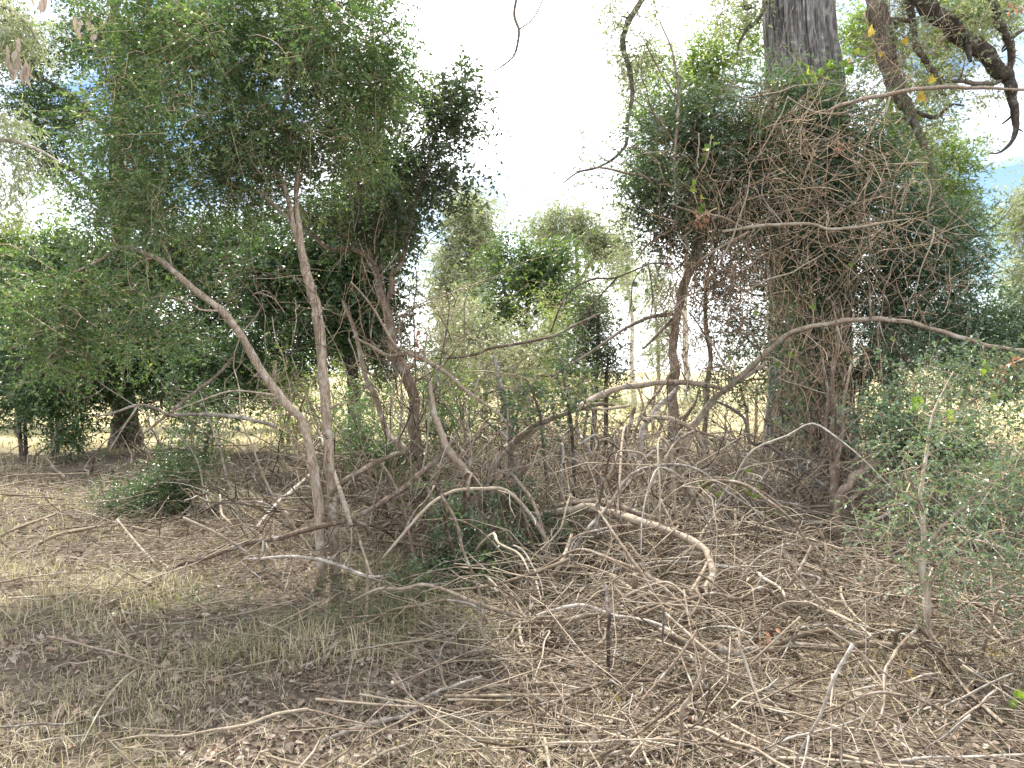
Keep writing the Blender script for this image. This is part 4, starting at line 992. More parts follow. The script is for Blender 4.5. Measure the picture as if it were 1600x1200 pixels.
vine_tangle('grey dead vine tangle spilling over the front of the evergreen mass', 320,
            [(1270, 280, 120, 100, 9.3, 0.35, 46, 200, 0.3), (1190, 200, 100, 60, 9.3, 0.3, 20, 90, 0.2), (1360, 320, 100, 80, 9.2, 0.3, 20, 90, 0.2), (1180, 340, 80, 60, 9.1, 0.3, 12, 80, 0.4), (1440, 430, 90, 80, 9.4, 0.3, 10, 70, 0.3)], 'stick', 'twig', 0.0085)
vine_tangle('brown dead vine curtain hanging on the forked vine-wrapped trunk', 321,
            [(1090, 410, 66, 70, 8.9, 0.3, 14, 190, 1.6), (1110, 490, 60, 90, 9.0, 0.3, 14, 150, 2.0), (1080, 290, 60, 80, 8.8, 0.25, 10, 70, 1.2), (1150, 410, 50, 50, 9.2, 0.3, 8, 80, 0.8), (1085, 560, 50, 60, 9.0, 0.3, 6, 90, 2.2)], 'stick', 'twig', 0.0085)
vine_tangle('brown dead creeper stems on the lower massive trunk', 322,
            [(1265, 480, 80, 80, 9.7, 0.4, 14, 190, 1.6), (1265, 610, 70, 80, 9.6, 0.4, 14, 150, 1.8), (1180, 560, 60, 70, 9.4, 0.4, 8, 70, 1.0), (1200, 440, 60, 60, 9.6, 0.3, 6, 90, 1.4), (1330, 640, 60, 90, 9.4, 0.4, 12, 70, 2.4)], 'stick', 'twig', 0.0085)
vine_tangle('matted vine tangle wrapping the drooping limbs at upper right', 323,
            [(1385, 50, 30, 60, 10.7, 0.25, 8, 90, 1.0), (1490, 50, 50, 34, 10.4, 0.25, 6, 60, 0.0), (1400, 120, 30, 44, 10.7, 0.2, 5, 50, 1.2), (1450, 90, 40, 30, 10.6, 0.2, 4, 30, 0.2)], 'stick_grey', 'twig', 0.006)
vine_tangle('pale hanging vine stems in front of the dark crooked tree', 324,
            [(560, 330, 30, 110, 7.9, 0.15, 9, 10, 5.0), (580, 470, 40, 80, 7.8, 0.2, 9, 30, 3.0), (640, 520, 60, 60, 7.9, 0.25, 8, 50, 1.0)], 'stick', 'twig', 0.0065)
vine_tangle('reddish dead twig tangle in the shade under the left foliage', 325,
            [(400, 450, 90, 50, 6.6, 0.3, 8, 40, 0.3), (340, 400, 60, 60, 6.6, 0.3, 6, 30, 1.5), (420, 300, 60, 50, 6.2, 0.3, 4, 30, 1.0)], 'stick', 'twig', 0.0045)

# single large branches, each a thing of its own
def one(name, label, pts, mat, cat='branch', seed=1, sides=10, ground=True, extra=(), group=None, wob=0.25):
    rng = np.random.default_rng(seed)
    p, r = (GL if ground else PL)(pts)
    mb = MB()
    mb.tube(p, r, sides, 7, wob, rng, rough=0.05, tint=0.5)
    spurs(mb, *smooth(p, r, 7), rng, 0.22)
    o = mb.build(name, M[mat], None)
    for e in extra:
        p, r = (GL if ground else PL)(e)
        m2 = MB(); m2.tube(p, r, 7, 6, wob, rng, rough=0.04, tint=0.5)
        m2.build('side_branch', M[mat], o)
    tag(o, label, cat, group)
    return o


A = [
    # arched and leaning live-size branches (depth given)
    ('bent_branch', 'long thick branch arching from the stump over to the forked trunk', [(768, 820, 7.2, 14.4), (763, 750, 7.2, 12.8), (780, 714, 7.3, 11.2), (802, 691, 7.5, 9.6), (837, 669, 7.7, 10.4), (870, 650, 7.9, 10.4), (900, 635, 8.1, 9.6), (940, 617, 8.4, 9.6), (987, 603, 8.7, 9.6), (1045, 597, 8.9, 8.8), (1087, 600, 9.0, 8.0), (1128, 606, 9.1, 6.4)], 'stick', [[(802, 691, 7.5, 10), (840, 662, 7.6, 9), (880, 648, 7.8, 8), (925, 633, 8.0, 7), (960, 632, 8.1, 4)], [(900, 638, 8.1, 6), (940, 640, 8.2, 5), (985, 633, 8.3, 4)]]),
    ('bent_branch', 'long bare branch bowing over to the right edge above the glossy leaves', [(1130, 612, 9.0, 8.6), (1150, 596, 8.9, 8.6), (1188, 560, 8.7, 8.6), (1229, 524, 8.5, 8.6), (1279, 509, 8.3, 7.9), (1330, 500, 8.2, 7.9), (1391, 500, 8.1, 7.9), (1448, 511, 8.0, 7.2), (1499, 527, 7.9, 7.2), (1549, 541, 7.8, 6.5), (1600, 547, 7.7, 5.8), (1660, 545, 7.6, 4.3)], 'stick', [[(1391, 500, 8.1, 4), (1386, 470, 8.0, 3.5), (1368, 445, 7.9, 3)], [(1360, 498, 8.1, 4), (1359, 460, 8.1, 3), (1355, 420, 8.1, 2)], [(1448, 511, 8.0, 4), (1432, 470, 8.0, 3), (1430, 445, 8.0, 2)]]),
    ('bent_branch', 'crooked grey stem rising left of the forked trunk', [(1012, 790, 8.9, 9.6), (1006, 762, 8.8, 9.6), (1000, 725, 8.8, 9.6), (1000, 698, 8.8, 9.6), (1007, 667, 8.85, 8.8), (1025, 638, 8.9, 8.0), (1046, 620, 9.0, 7.2), (1062, 604, 9.1, 4.8)], 'stick_grey', []),
    ('bent_branch', 'hooped brown stem looping in front of the forked trunk', [(1001, 648, 8.8, 5), (1008, 656, 8.8, 8), (1030, 652, 8.8, 8), (1060, 659, 8.8, 8), (1082, 673, 8.8, 8), (1097, 696, 8.8, 7), (1100, 722, 8.8, 5), (1098, 760, 8.8, 4)], 'stick', []),
    ('leaning_stick', 'straight pale stick leaning among brush left of the forked trunk', [(991, 636, 8.2, 5), (984, 665, 8.1, 7), (972, 702, 7.9, 7), (955, 740, 7.6, 7), (943, 776, 7.4, 6), (934, 828, 7.2, 5)], 'stick', []),
    ('leaning_stick', 'dead reddish-brown stick slanting across the shade below the leaning pale trunk', [(364, 558, 5.9, 4), (340, 585, 5.85, 5), (310, 609, 5.8, 5), (265, 645, 5.75, 5), (219, 681, 5.7, 3)], 'trunk_brown', []),
    ('bent_branch', 'thin bent branch running left from the leaning pale trunk towards the evergreen', [(432, 668, 6.1, 5), (415, 661, 6.1, 6), (375, 652, 6.0, 6), (337, 648, 5.9, 6), (270, 648, 5.9, 5), (240, 637, 5.85, 4), (216, 633, 5.8, 4), (180, 644, 5.8, 3.5), (148, 651, 5.8, 2)], 'stick_grey', [[(216, 633, 5.8, 3), (195, 665, 5.8, 2.5), (170, 705, 5.8, 2)]]),
    ('cut_stub', 'short pale sawn stem standing behind the leaning pale trunk', [(428, 640, 6.3, 6), (429, 600, 6.3, 6), (430, 563, 6.3, 6)], 'stick_pale', []),
    ('twisted_stump', 'twisted brown stump stem with pale broken scars in the centre', [(752, 950, 6.6, 22), (748, 880, 6.7, 20), (742, 815, 6.8, 18), (736, 770, 6.8, 17), (728, 745, 6.8, 16), (712, 718, 6.8, 13), (698, 695, 6.85, 11), (688, 675, 6.9, 10), (678, 640, 7.0, 8), (672, 600, 7.1, 6), (664, 560, 7.2, 4), (668, 520, 7.2, 2)], 'trunk_brown', [[(736, 772, 6.7, 9), (742, 755, 6.65, 12), (735, 742, 6.6, 12)], [(764, 800, 6.8, 14), (775, 760, 6.8, 12), (790, 730, 6.9, 8)]]),
    ('bent_branch', 'pale upright stem standing behind the twisted stump', [(806, 800, 7.8, 12), (800, 730, 7.8, 11), (797, 687, 7.8, 9), (790, 632, 7.8, 9), (781, 597, 7.8, 8), (772, 556, 7.8, 6)], 'stick_grey', []),
    ('leaning_stick', 'split pale stick leaning right of the twisted stump', [(822, 700, 7.4, 6), (817, 725, 7.3, 9), (811, 755, 7.2, 9), (806, 800, 7.1, 6), (800, 850, 7.0, 4)], 'stick', []),
    ('bent_branch', 'bare crooked branch sweeping right in front of the crooked trunk', [(552, 526, 7.6, 4), (580, 541, 7.5, 5), (605, 555, 7.4, 6), (640, 553, 7.3, 6), (670, 566, 7.2, 7), (700, 585, 7.1, 7), (730, 612, 7.0, 6), (770, 640, 6.9, 4), (800, 668, 6.9, 3)], 'stick', [[(640, 552, 7.3, 5), (618, 540, 7.3, 5), (600, 510, 7.3, 4), (575, 470, 7.3, 3), (548, 440, 7.3, 2)]]),
    ('vine', 'slender arching vine stem crossing the white gap with a few dark leaves', [(860, 520, 8.4, 2.5), (884, 464, 8.4, 3), (920, 438, 8.4, 3), (965, 433, 8.4, 3), (1013, 413, 8.5, 3), (1044, 411, 8.6, 3)], 'twig_dark', [[(965, 433, 8.4, 2.5), (938, 462, 8.4, 2.5), (920, 486, 8.4, 3), (915, 520, 8.4, 2)], [(1013, 413, 8.5, 2), (1020, 470, 8.5, 2), (1010, 520, 8.5, 1.5)]]),
    ('vine', 'long thin branch running almost level across the brush in the centre', [(680, 560, 7.7, 2), (733, 556, 7.7, 4), (773, 543, 7.7, 5), (853, 528, 7.7, 5), (912, 502, 7.7, 4), (940, 488, 7.7, 2)], 'stick', []),
    ('vine', 'dark branch rising from the brush to the forked trunk', [(860, 590, 8.6, 3), (930, 545, 8.8, 4), (975, 515, 9.0, 5), (1010, 497, 9.2, 6), (1050, 490, 9.4, 7)], 'twig_dark', [[(1050, 500, 9.4, 6), (1025, 525, 9.2, 5), (1005, 545, 9.1, 3)]]),
    ('vine', 'straight vine rod crossing in front of the drooping limbs at upper right', [(1290, 175, 9.4, 5), (1323, 162, 9.3, 6), (1384, 147, 9.2, 6.5), (1465, 137, 9.1, 6), (1530, 137, 9.0, 5), (1600, 140, 8.9, 4), (1660, 142, 8.8, 3)], 'trunk_brown', []),
    ('vine', 'pale crooked vine branch stretched across the evergreen mass', [(1128, 362, 8.7, 4), (1165, 356, 8.7, 5), (1200, 352, 8.7, 5.5), (1265, 350, 8.6, 5.5), (1295, 358, 8.6, 5), (1340, 355, 8.6, 5), (1380, 348, 8.6, 4), (1420, 342, 8.6, 2)], 'stick_pale', [[(1165, 358, 8.7, 3), (1130, 340, 8.7, 4), (1080, 330, 8.7, 4), (1045, 318, 8.7, 2)], [(1170, 362, 8.7, 4), (1110, 395, 8.7, 4), (1080, 420, 8.7, 3)]]),
    ('vine', 'thin upright vine standing clear above the vine-wrapped head', [(1058, 350, 8.9, 3), (1054, 250, 8.9, 4), (1060, 150, 8.9, 4), (1050, 80, 8.9, 3), (1030, 30, 8.9, 2)], 'trunk_brown', [[(1060, 160, 8.9, 3), (1030, 110, 8.9, 2.5), (1005, 60, 8.9, 2)]]),
    ('vine', 'thin bare vine arching left from the vine-wrapped head into white sky', [(1062, 300, 8.9, 3), (1020, 280, 8.9, 4), (975, 270, 8.9, 4), (940, 262, 8.9, 3), (900, 268, 8.9, 1.5)], 'trunk_brown', [[(1040, 262, 8.9, 2.5), (1000, 232, 8.9, 2.5), (970, 232, 8.9, 2)]]),
    ('vine', 'dark slanting branch running down to the foot of the small forked tree', [(1115, 625, 8.9, 4), (1160, 650, 8.6, 5), (1172, 690, 8.3, 5), (1200, 697, 8.0, 6), (1250, 730, 7.7, 6), (1298, 768, 7.3, 5)], 'trunk_dark', []),
]
for k, (nm, lab, pts, mat, ex) in enumerate(A):
    one(nm, lab, pts, mat, {'twisted_stump': 'stump', 'vine': 'vine', 'leaning_stick': 'stick'}.get(nm, 'branch'), 400 + k, 10, False, ex)

B = [
    # lying on or just above the ground (height above ground given)
    ('fallen_branch', 'thick arched fallen branch with elbow in the middle of the brush pile', [(800, 848, .05, 9.0), (842, 812, .30, 11.5), (875, 799, .42, 13.1), (920, 794, .47, 13.9), (955, 802, .46, 13.9), (1000, 815, .44, 13.9), (1040, 828, .42, 13.1), (1066, 838, .41, 12.3), (1100, 858, .38, 11.5), (1112, 880, .33, 11.5), (1110, 905, .26, 11.5), (1097, 937, .17, 11.5), (1077, 960, .10, 10.7), (1050, 984, .03, 8.2)], 'stick', [[(1098, 936, .17, 8.2), (1075, 928, .22, 8.2), (1050, 920, .26, 8.2), (1015, 904, .30, 7.4)], [(1105, 880, .33, 5.7), (1080, 925, .22, 5.7), (1055, 970, .08, 4.9)]]),
    ('fallen_branch', 'second curved branch lying along the top of the arched branch', [(838, 808, .28, 7), (880, 789, .42, 9), (930, 783, .46, 10), (972, 793, .44, 9), (1010, 806, .40, 7), (1040, 808, .36, 5)], 'trunk_brown', []),
    ('fallen_branch', 'long dark curved branch sweeping left across the two pale trunks', [(700, 706, .90, 8), (660, 737, .80, 8), (640, 755, .72, 8), (612, 775, .63, 8), (580, 795, .55, 8), (550, 809, .49, 8), (505, 822, .445, 8), (462, 832, .40, 8), (437, 841, .34, 8), (390, 848, .22, 8), (320, 872, .14, 7), (270, 886, .10, 6.5), (225, 917, .06, 6), (185, 931, .05, 5), (162, 956, .03, 4)], 'trunk_brown', [[(185, 931, .05, 3), (195, 965, .04, 3), (212, 990, .03, 2)], [(165, 950, .03, 3.5), (185, 985, .03, 3), (202, 1003, .02, 2)], [(225, 917, .06, 4), (150, 950, .06, 3), (70, 975, .05, 2)]]),
    ('fallen_branch', 'S-shaped brown branch curling beside the upright pale trunk', [(634, 706, .97, 8), (600, 717, .91, 8), (560, 737, .83, 8), (532, 757, .74, 7.5), (517, 777, .64, 7), (522, 797, .56, 7), (550, 811, .50, 7), (572, 823, .44, 7), (584, 842, .34, 6.5), (585, 868, .2, 6), (580, 918, 0, 5)], 'stick', []),
    ('fallen_branch', 'thin grey branch winding across the foot of the pale trunks', [(380, 874, .14, 4), (432, 871, .22, 5), (467, 870, .25, 5), (507, 876, .22, 6), (535, 886, .18, 6), (560, 896, .12, 6), (585, 902, .11, 5.5), (617, 897, .12, 4)], 'stick_grey', [[(507, 876, .15, 3), (540, 858, .2, 3), (556, 842, .26, 2)]]),
    ('fallen_branch', 'dark grey branch lying from the leaning pale trunk down to the left', [(486, 740, .42, 5), (455, 768, .33, 6), (430, 790, .25, 6), (400, 826, .1, 5)], 'stick_grey', []),
    ('leaning_stick', 'thin straight cane standing upright in the grass by the pale trunks', [(574, 880, .36, 4), (574, 920, .18, 4), (573, 965, .0, 4)], 'stick_pale', []),
    ('leaning_stick', 'bowed cane standing left of the twisted stump', [(664, 754, .62, 4), (680, 787, .5, 5), (685, 825, .32, 5.5), (682, 884, .02, 5)], 'stick', []),
    ('leaning_stick', 'mossy olive stick bending to the ground left of the regrowth', [(735, 825, .34, 7), (700, 857, .22, 9), (680, 887, .1, 9), (669, 914, .0, 8)], 'stick', []),
    ('fallen_branch', 'pale crooked branch lying level in front of the regrowth', [(790, 966, .10, 6), (837, 972, .11, 6.5), (882, 970, .13, 7), (912, 962, .16, 7), (937, 961, .16, 7), (958, 962, .16, 7), (1000, 951, .18, 7), (1024, 945, .19, 5)], 'stick_pale', [[(812, 970, .10, 5), (815, 1000, .06, 5), (834, 1045, 0, 4)], [(847, 972, .11, 3), (849, 1000, .06, 3), (848, 1012, .04, 3)], [(935, 962, .16, 3.5), (938, 985, .1, 3), (950, 1010, .05, 2)]]),
    ('cut_stub', 'split upright stub with pale broken top in the brush pile', [(988, 962, .0, 8), (991, 925, .2, 9), (992, 897, .34, 8)], 'stick_pale', []),
    ('leaning_stick', 'short thick pale stick leaning against the split stub', [(1018, 906, .27, 9), (1005, 932, .14, 9), (992, 956, .02, 8)], 'stick_pale', []),
    ('leaning_stick', 'knobbly dark upright stick standing in the centre of the brush pile', [(947, 915, .50, 5), (949, 950, .42, 6), (952, 962, .40, 6.5), (950, 1000, .25, 6), (951, 1040, .1, 6), (951, 1072, .0, 5)], 'stick_dark', []),
    ('fallen_branch', 'long bowed stick lying across the front of the brush pile', [(858, 1104, .04, 6), (912, 1078, .08, 6.5), (962, 1065, .10, 6.5), (1012, 1062, .11, 6), (1050, 1069, .1, 6), (1085, 1077, .09, 5.5), (1150, 1075, .08, 4)], 'stick', []),
    ('fallen_branch', 'straight tan stick at the left front of the brush pile', [(760, 1073, .05, 6), (800, 1070, .07, 6.5), (850, 1068, .07, 6.5), (905, 1076, .05, 5)], 'stick', []),
    ('fallen_log', 'long level log with a pale snapped end in the right brush pile', [(1030, 985, .20, 10), (1075, 1005, .17, 12), (1112, 1013, .15, 13), (1150, 1018, .14, 13), (1200, 1015, .14, 11), (1237, 1011, .14, 11), (1312, 1009, .14, 11), (1375, 1008, .14, 11), (1432, 1010, .13, 9)], 'stick', [[(1200, 1014, .14, 8), (1237, 997, .2, 9), (1265, 990, .23, 8), (1297, 984, .26, 7)], [(1398, 1006, .15, 6), (1402, 988, .22, 7), (1420, 985, .22, 5), (1440, 988, .2, 3)], [(1430, 1010, .13, 6), (1455, 1000, .17, 6), (1474, 988, .2, 5)], [(1375, 1010, .14, 6), (1384, 1030, .07, 6), (1392, 1052, .0, 5)]]),
    ('fallen_branch', 'grey crooked branch lying across the leaf litter in the centre foreground', [(500, 1160, .02, 6), (545, 1142, .04, 7), (575, 1132, .05, 7), (620, 1122, .05, 7), (645, 1115, .05, 7), (655, 1096, .08, 7), (700, 1075, .1, 6), (752, 1058, .12, 5)], 'stick_grey', []),
    ('fallen_branch', 'pale forked stick at the bottom edge of the picture', [(556, 1204, .02, 5), (600, 1176, .03, 5), (640, 1162, .04, 5), (664, 1151, .05, 5), (730, 1152, .05, 4), (805, 1156, .04, 3)], 'stick_pale', [[(662, 1151, .05, 4), (678, 1125, .1, 3), (690, 1105, .14, 2)]]),
    ('fallen_branch', 'short pale stick in the bottom left leaf litter', [(405, 1177, .02, 4), (450, 1190, .03, 5), (505, 1203, .02, 4)], 'stick_pale', []),
    ('fallen_branch', 'smooth pale stick pointing right at the bottom centre', [(905, 1180, .03, 6), (975, 1175, .05, 7), (1025, 1156, .07, 7), (1062, 1144, .09, 6)], 'stick_pale', []),
    ('leaning_stick', 'forked bare stick standing up at the bottom right of centre', [(1056, 1198, .0, 5), (1064, 1150, .2, 6), (1066, 1110, .33, 6), (1080, 1085, .4, 6), (1096, 1054, .5, 5), (1101, 1020, .6, 4)], 'stick', []),
    ('leaning_stick', 'slanting bare stick behind the level log', [(1268, 853, .5, 4), (1245, 897, .35, 5.5), (1211, 942, .12, 5), (1196, 965, .02, 4)], 'stick', []),
    ('leaning_stick', 'slanting pale stick right of the thin ivy-clad tree', [(1567, 928, .5, 3), (1546, 985, .28, 5), (1531, 1048, .0, 5)], 'stick_pale', []),
    ('fallen_branch', 'forked grey branch behind the level log', [(1220, 902, .2, 4), (1260, 898, .25, 5), (1281, 905, .25, 5), (1270, 922, .2, 5), (1255, 937, .12, 5), (1235, 952, .05, 4)], 'stick_grey', []),
    ('leaning_stick', 'long straight stick slanting across the split stub', [(935, 798, .70, 4), (970, 850, .55, 5), (1005, 900, .40, 5), (1040, 955, .22, 4), (1085, 1010, .02, 3)], 'stick', []),
    ('leaning_stick', 'long thin stick slanting in front of the level log', [(1040, 958, .30, 3.5), (1100, 1012, .2, 5), (1150, 1050, .12, 5), (1215, 1085, .02, 4)], 'stick_pale', []),
    ('leaning_stick', 'curved tusk-like stick at the left of the brush pile', [(893, 835, .42, 5), (882, 870, .32, 7), (865, 895, .22, 7), (832, 922, .08, 6), (805, 945, .0, 4)], 'stick', []),
    ('fallen_log', 'short dark log with rusty leaves behind the tusk-like stick', [(832, 876, .06, 12), (850, 858, .12, 14), (875, 850, .14, 14), (900, 862, .12, 12), (925, 874, .08, 10), (955, 876, .04, 8)], 'trunk_brown', []),
    ('leaning_stick', 'thin cut cane standing at the left field edge', [(68, 714, .38, 5), (84, 730, .25, 5), (101, 747, .1, 4)], 'stick_pale', []),
    ('fallen_branch', 'long bowed cane on the left ground below the feathery bush', [(15, 872, .03, 5), (60, 850, .08, 6), (105, 832, .12, 6), (185, 820, .12, 5), (240, 832, .06, 4)], 'stick_pale', []),
    ('fallen_branch', 'straight cane lying left of the long bowed cane', [(-10, 842, .03, 5), (35, 822, .08, 5), (90, 802, .1, 4)], 'stick_pale', []),
    ('leaning_stick', 'thin leaning switch beside the long dark curved branch', [(183, 812, .25, 3), (210, 845, .16, 4), (238, 876, .06, 4), (252, 892, .0, 3)], 'stick_pale', []),
    ('leaning_stick', 'bent switch standing at the left of the pale trunks', [(344, 772, .4, 3), (346, 802, .28, 4), (360, 818, .2, 4), (377, 842, .04, 4)], 'stick', []),
    ('leaning_stick', 'tall thin cane leaning right across the upright pale trunk', [(470, 590, 1.2, 3), (505, 690, .9, 4.5), (535, 780, .6, 5), (560, 840, .3, 5), (592, 935, .0, 4)], 'stick', []),
    ('leaning_stick', 'tall thin cane leaning left behind the S-shaped branch', [(663, 687, .9, 3), (625, 730, .7, 4), (580, 765, .5, 4), (480, 800, .25, 3)], 'stick_pale', []),
    ('fallen_branch', 'crooked branch on the ground right of the arched branch elbow', [(1042, 798, .3, 7), (1080, 812, .26, 8), (1120, 828, .2, 8), (1150, 845, .12, 7), (1170, 858, .05, 5)], 'stick', []),
    ('leaning_stick', 'pale thin stick standing right of the arched branch elbow', [(1148, 795, .38, 4), (1150, 830, .22, 4), (1145, 880, .0, 3)], 'stick_pale', []),
    ('leaning_stick', 'pale cut stick standing behind the level log near ivy-clad tree', [(1386, 892, .34, 4), (1380, 925, .18, 5), (1372, 955, .02, 4)], 'stick_pale', []),
    ('fallen_branch', 'long thin branch lying level behind the split stub', [(920, 903, .16, 4), (980, 885, .22, 5), (1050, 878, .24, 5), (1110, 882, .22, 5), (1170, 893, .16, 4), (1230, 915, .08, 3)], 'stick_grey', []),
    ('fallen_branch', 'weathered branch crossing the right ground beyond the ivy-clad tree', [(1470, 890, .1, 5), (1510, 905, .12, 6), (1560, 925, .1, 6), (1610, 945, .05, 5)], 'stick_grey', []),
]
for k, (nm, lab, pts, mat, ex) in enumerate(B):
    one(nm, lab, pts, mat, {'fallen_log': 'log', 'leaning_stick': 'stick', 'cut_stub': 'stub'}.get(nm, 'branch'), 500 + k, 9, True, ex)

# ------------------------------------------------------------------ dry sticks: the largest as things, by place and look
rng = np.random.default_rng(600)
ZONES = [
    ('in the brush pile in front of the level log', 880, 1420, 1030, 1190, 62),
    ('in the brush pile between arched branch and level log', 820, 1200, 860, 1010, 58),
    ('in the brush on the right beyond the level log', 1200, 1590, 850, 1000, 48),
    ('in the brush behind the arched branch', 800, 1300, 720, 820, 36),
    ('on the ground left of the two pale trunks', 10, 470, 770, 940, 40),
    ('on the leaf litter in the left foreground', 60, 700, 960, 1180, 14),
    ('around the foot of the twisted stump', 620, 830, 760, 1000, 26),
    ('at the right bottom corner', 1420, 1590, 1040, 1190, 14),
]
LANDMARKS = [(1050, 880, 'arched branch elbow'), (900, 800, 'arched branch'), (1000, 925, 'split upright stub'), (950, 1000, 'knobbly dark upright stick'), (880, 970, 'pale crooked level branch'),
             (1120, 1012, 'level log\'s left end'), (1300, 1010, 'level log'), (1430, 1005, 'level log\'s snapped end'), (1450, 1060, 'ivy-clad tree foot'),
             (1000, 1065, 'long bowed front stick'), (840, 1070, 'straight tan front stick'), (1065, 1140, 'forked standing stick'), (980, 1172, 'smooth pale bottom stick'), (1220, 1080, 'rusty leaf heap'),
             (1245, 895, 'stick slanting beyond the log'), (1545, 985, 'slanting stick at right edge'), (1308, 850, 'small forked tree'), (1052, 780, 'vine-wrapped tree'),
             (700, 1075, 'grey crooked branch top'), (560, 1138, 'grey crooked branch foot'), (670, 1152, 'pale forked bottom stick'), (450, 1190, 'short pale bottom stick'),
             (510, 900, 'two pale trunks'), (574, 940, 'upright cane in the grass'), (185, 930, 'long dark branch tip'), (330, 870, 'long dark curved branch'),
             (100, 832, 'long bowed cane at left'), (240, 780, 'low feathery bush'), (84, 730, 'cut cane'), (740, 900, 'leafy stump regrowth'), (740, 780, 'twisted stump'),
             (865, 895, 'tusk-like stick'), (1180, 790, 'lobed green seedling'), (1595, 1095, 'green seedling at right edge'), (300, 1090, 'open litter at lower left'), (120, 1130, 'bottom left corner'), (380, 1010, 'green grass patch')]


def where(px, py):
    """a phrase for the place beside the nearest thing one can find"""
    d = [((px - a) ** 2 + ((py - b) * 1.6) ** 2, a, b, t) for a, b, t in LANDMARKS]
    _, a, b, t = min(d)
    dx, dy = px - a, (py - b) * 1.6
    if abs(dx) < 14 and abs(dy) < 16: rel = 'right at'
    elif abs(dx) > abs(dy): rel = 'left of' if dx < 0 else 'right of'
    else: rel = 'behind' if dy < 0 else 'in front of'
    return f'{rel} the {t}'


SMALL = []
stick_meshes = {}
for mi, (mat, look) in enumerate((('stick', 'tan'), ('stick_grey', 'grey'), ('stick_pale', 'pale cream'), ('trunk_brown', 'dark brown'))):
    for v in range(5):
        mb = MB()
        p = wander(rng, (-0.5, 0, 0), (1, 0, 0.02), 1.0, 7, 0.10 + 0.045 * v)
        p -= p.mean(0); p[:, 2] -= p[:, 2].min(); p[:, 2] *= 0.5
        mb.tube(p, np.linspace(0.011, 0.005, 7), 6, 3, 0.2, rng, rough=0.05)
        if v % 2:
            q = wander(rng, p[3], (0.7, 0.7 * (1 if v == 1 else -1), 0.2), 0.35, 4, 0.2)
            mb.tube(q, np.linspace(0.006, 0.003, 4), 5, 3, 0.2, rng)
        stick_meshes[(mat, v)] = mesh_data('dry_stick', np.vstack(mb.v), mb.q, mb.t, np.concatenate(mb.c), M[mat])
for zone, x0, x1, y0, y1, n in ZONES:
    for k in range(n):
        mat, look = [('stick', 'tan'), ('stick', 'tan'), ('stick_grey', 'grey'), ('stick_pale', 'pale cream'), ('trunk_brown', 'dark brown')][rng.integers(0, 5)]
        v = int(rng.integers(0, 5))
        ppx, ppy = rng.uniform(x0, x1), rng.uniform(y0, y1)
        h = rng.uniform(0.02, 0.16)
        p = G(ppx, ppy, h)
        o = bpy.data.objects.new('dry_stick', stick_meshes[(mat, v)])
        COL.objects.link(o)
        L = rng.uniform(0.35, 1.1) * (0.55 + 0.08 * p[1])
        long_ = L > 0.8
        steep = rng.random() < 0.14
        o.location = tuple(p)
        o.rotation_euler = (rng.uniform(0, 6.28), rng.uniform(0.5, 1.2) if steep else rng.normal(0, 0.12), rng.uniform(0, 6.28))
        if steep: o.location.z += 0.1
        rs = rng.uniform(0.55, 1.15)
        o.scale = (L, L * rs * 0.9, L * rs * 0.9) if L < 1 else (L, rs, rs)
        lab = f"{'long' if long_ else 'short'} {look} {'forked' if v % 2 else 'bent'} stick {'standing' if steep else 'lying'} {where(ppx, ppy)}"
        tag(o, lab, 'stick', 'loose dry sticks on the ground')
        SMALL.append((lab, ppx, o))

# ------------------------------------------------------------------ arching switches of the waist-high tangle
def project(p):
    v = np.array(p) - np.array((0, 0, CAM_H))
    fz = v[1] * cp - v[2] * sp
    return 800 + F * v[0] / fz, 600 - F * (v[1] * sp + v[2] * cp) / fz


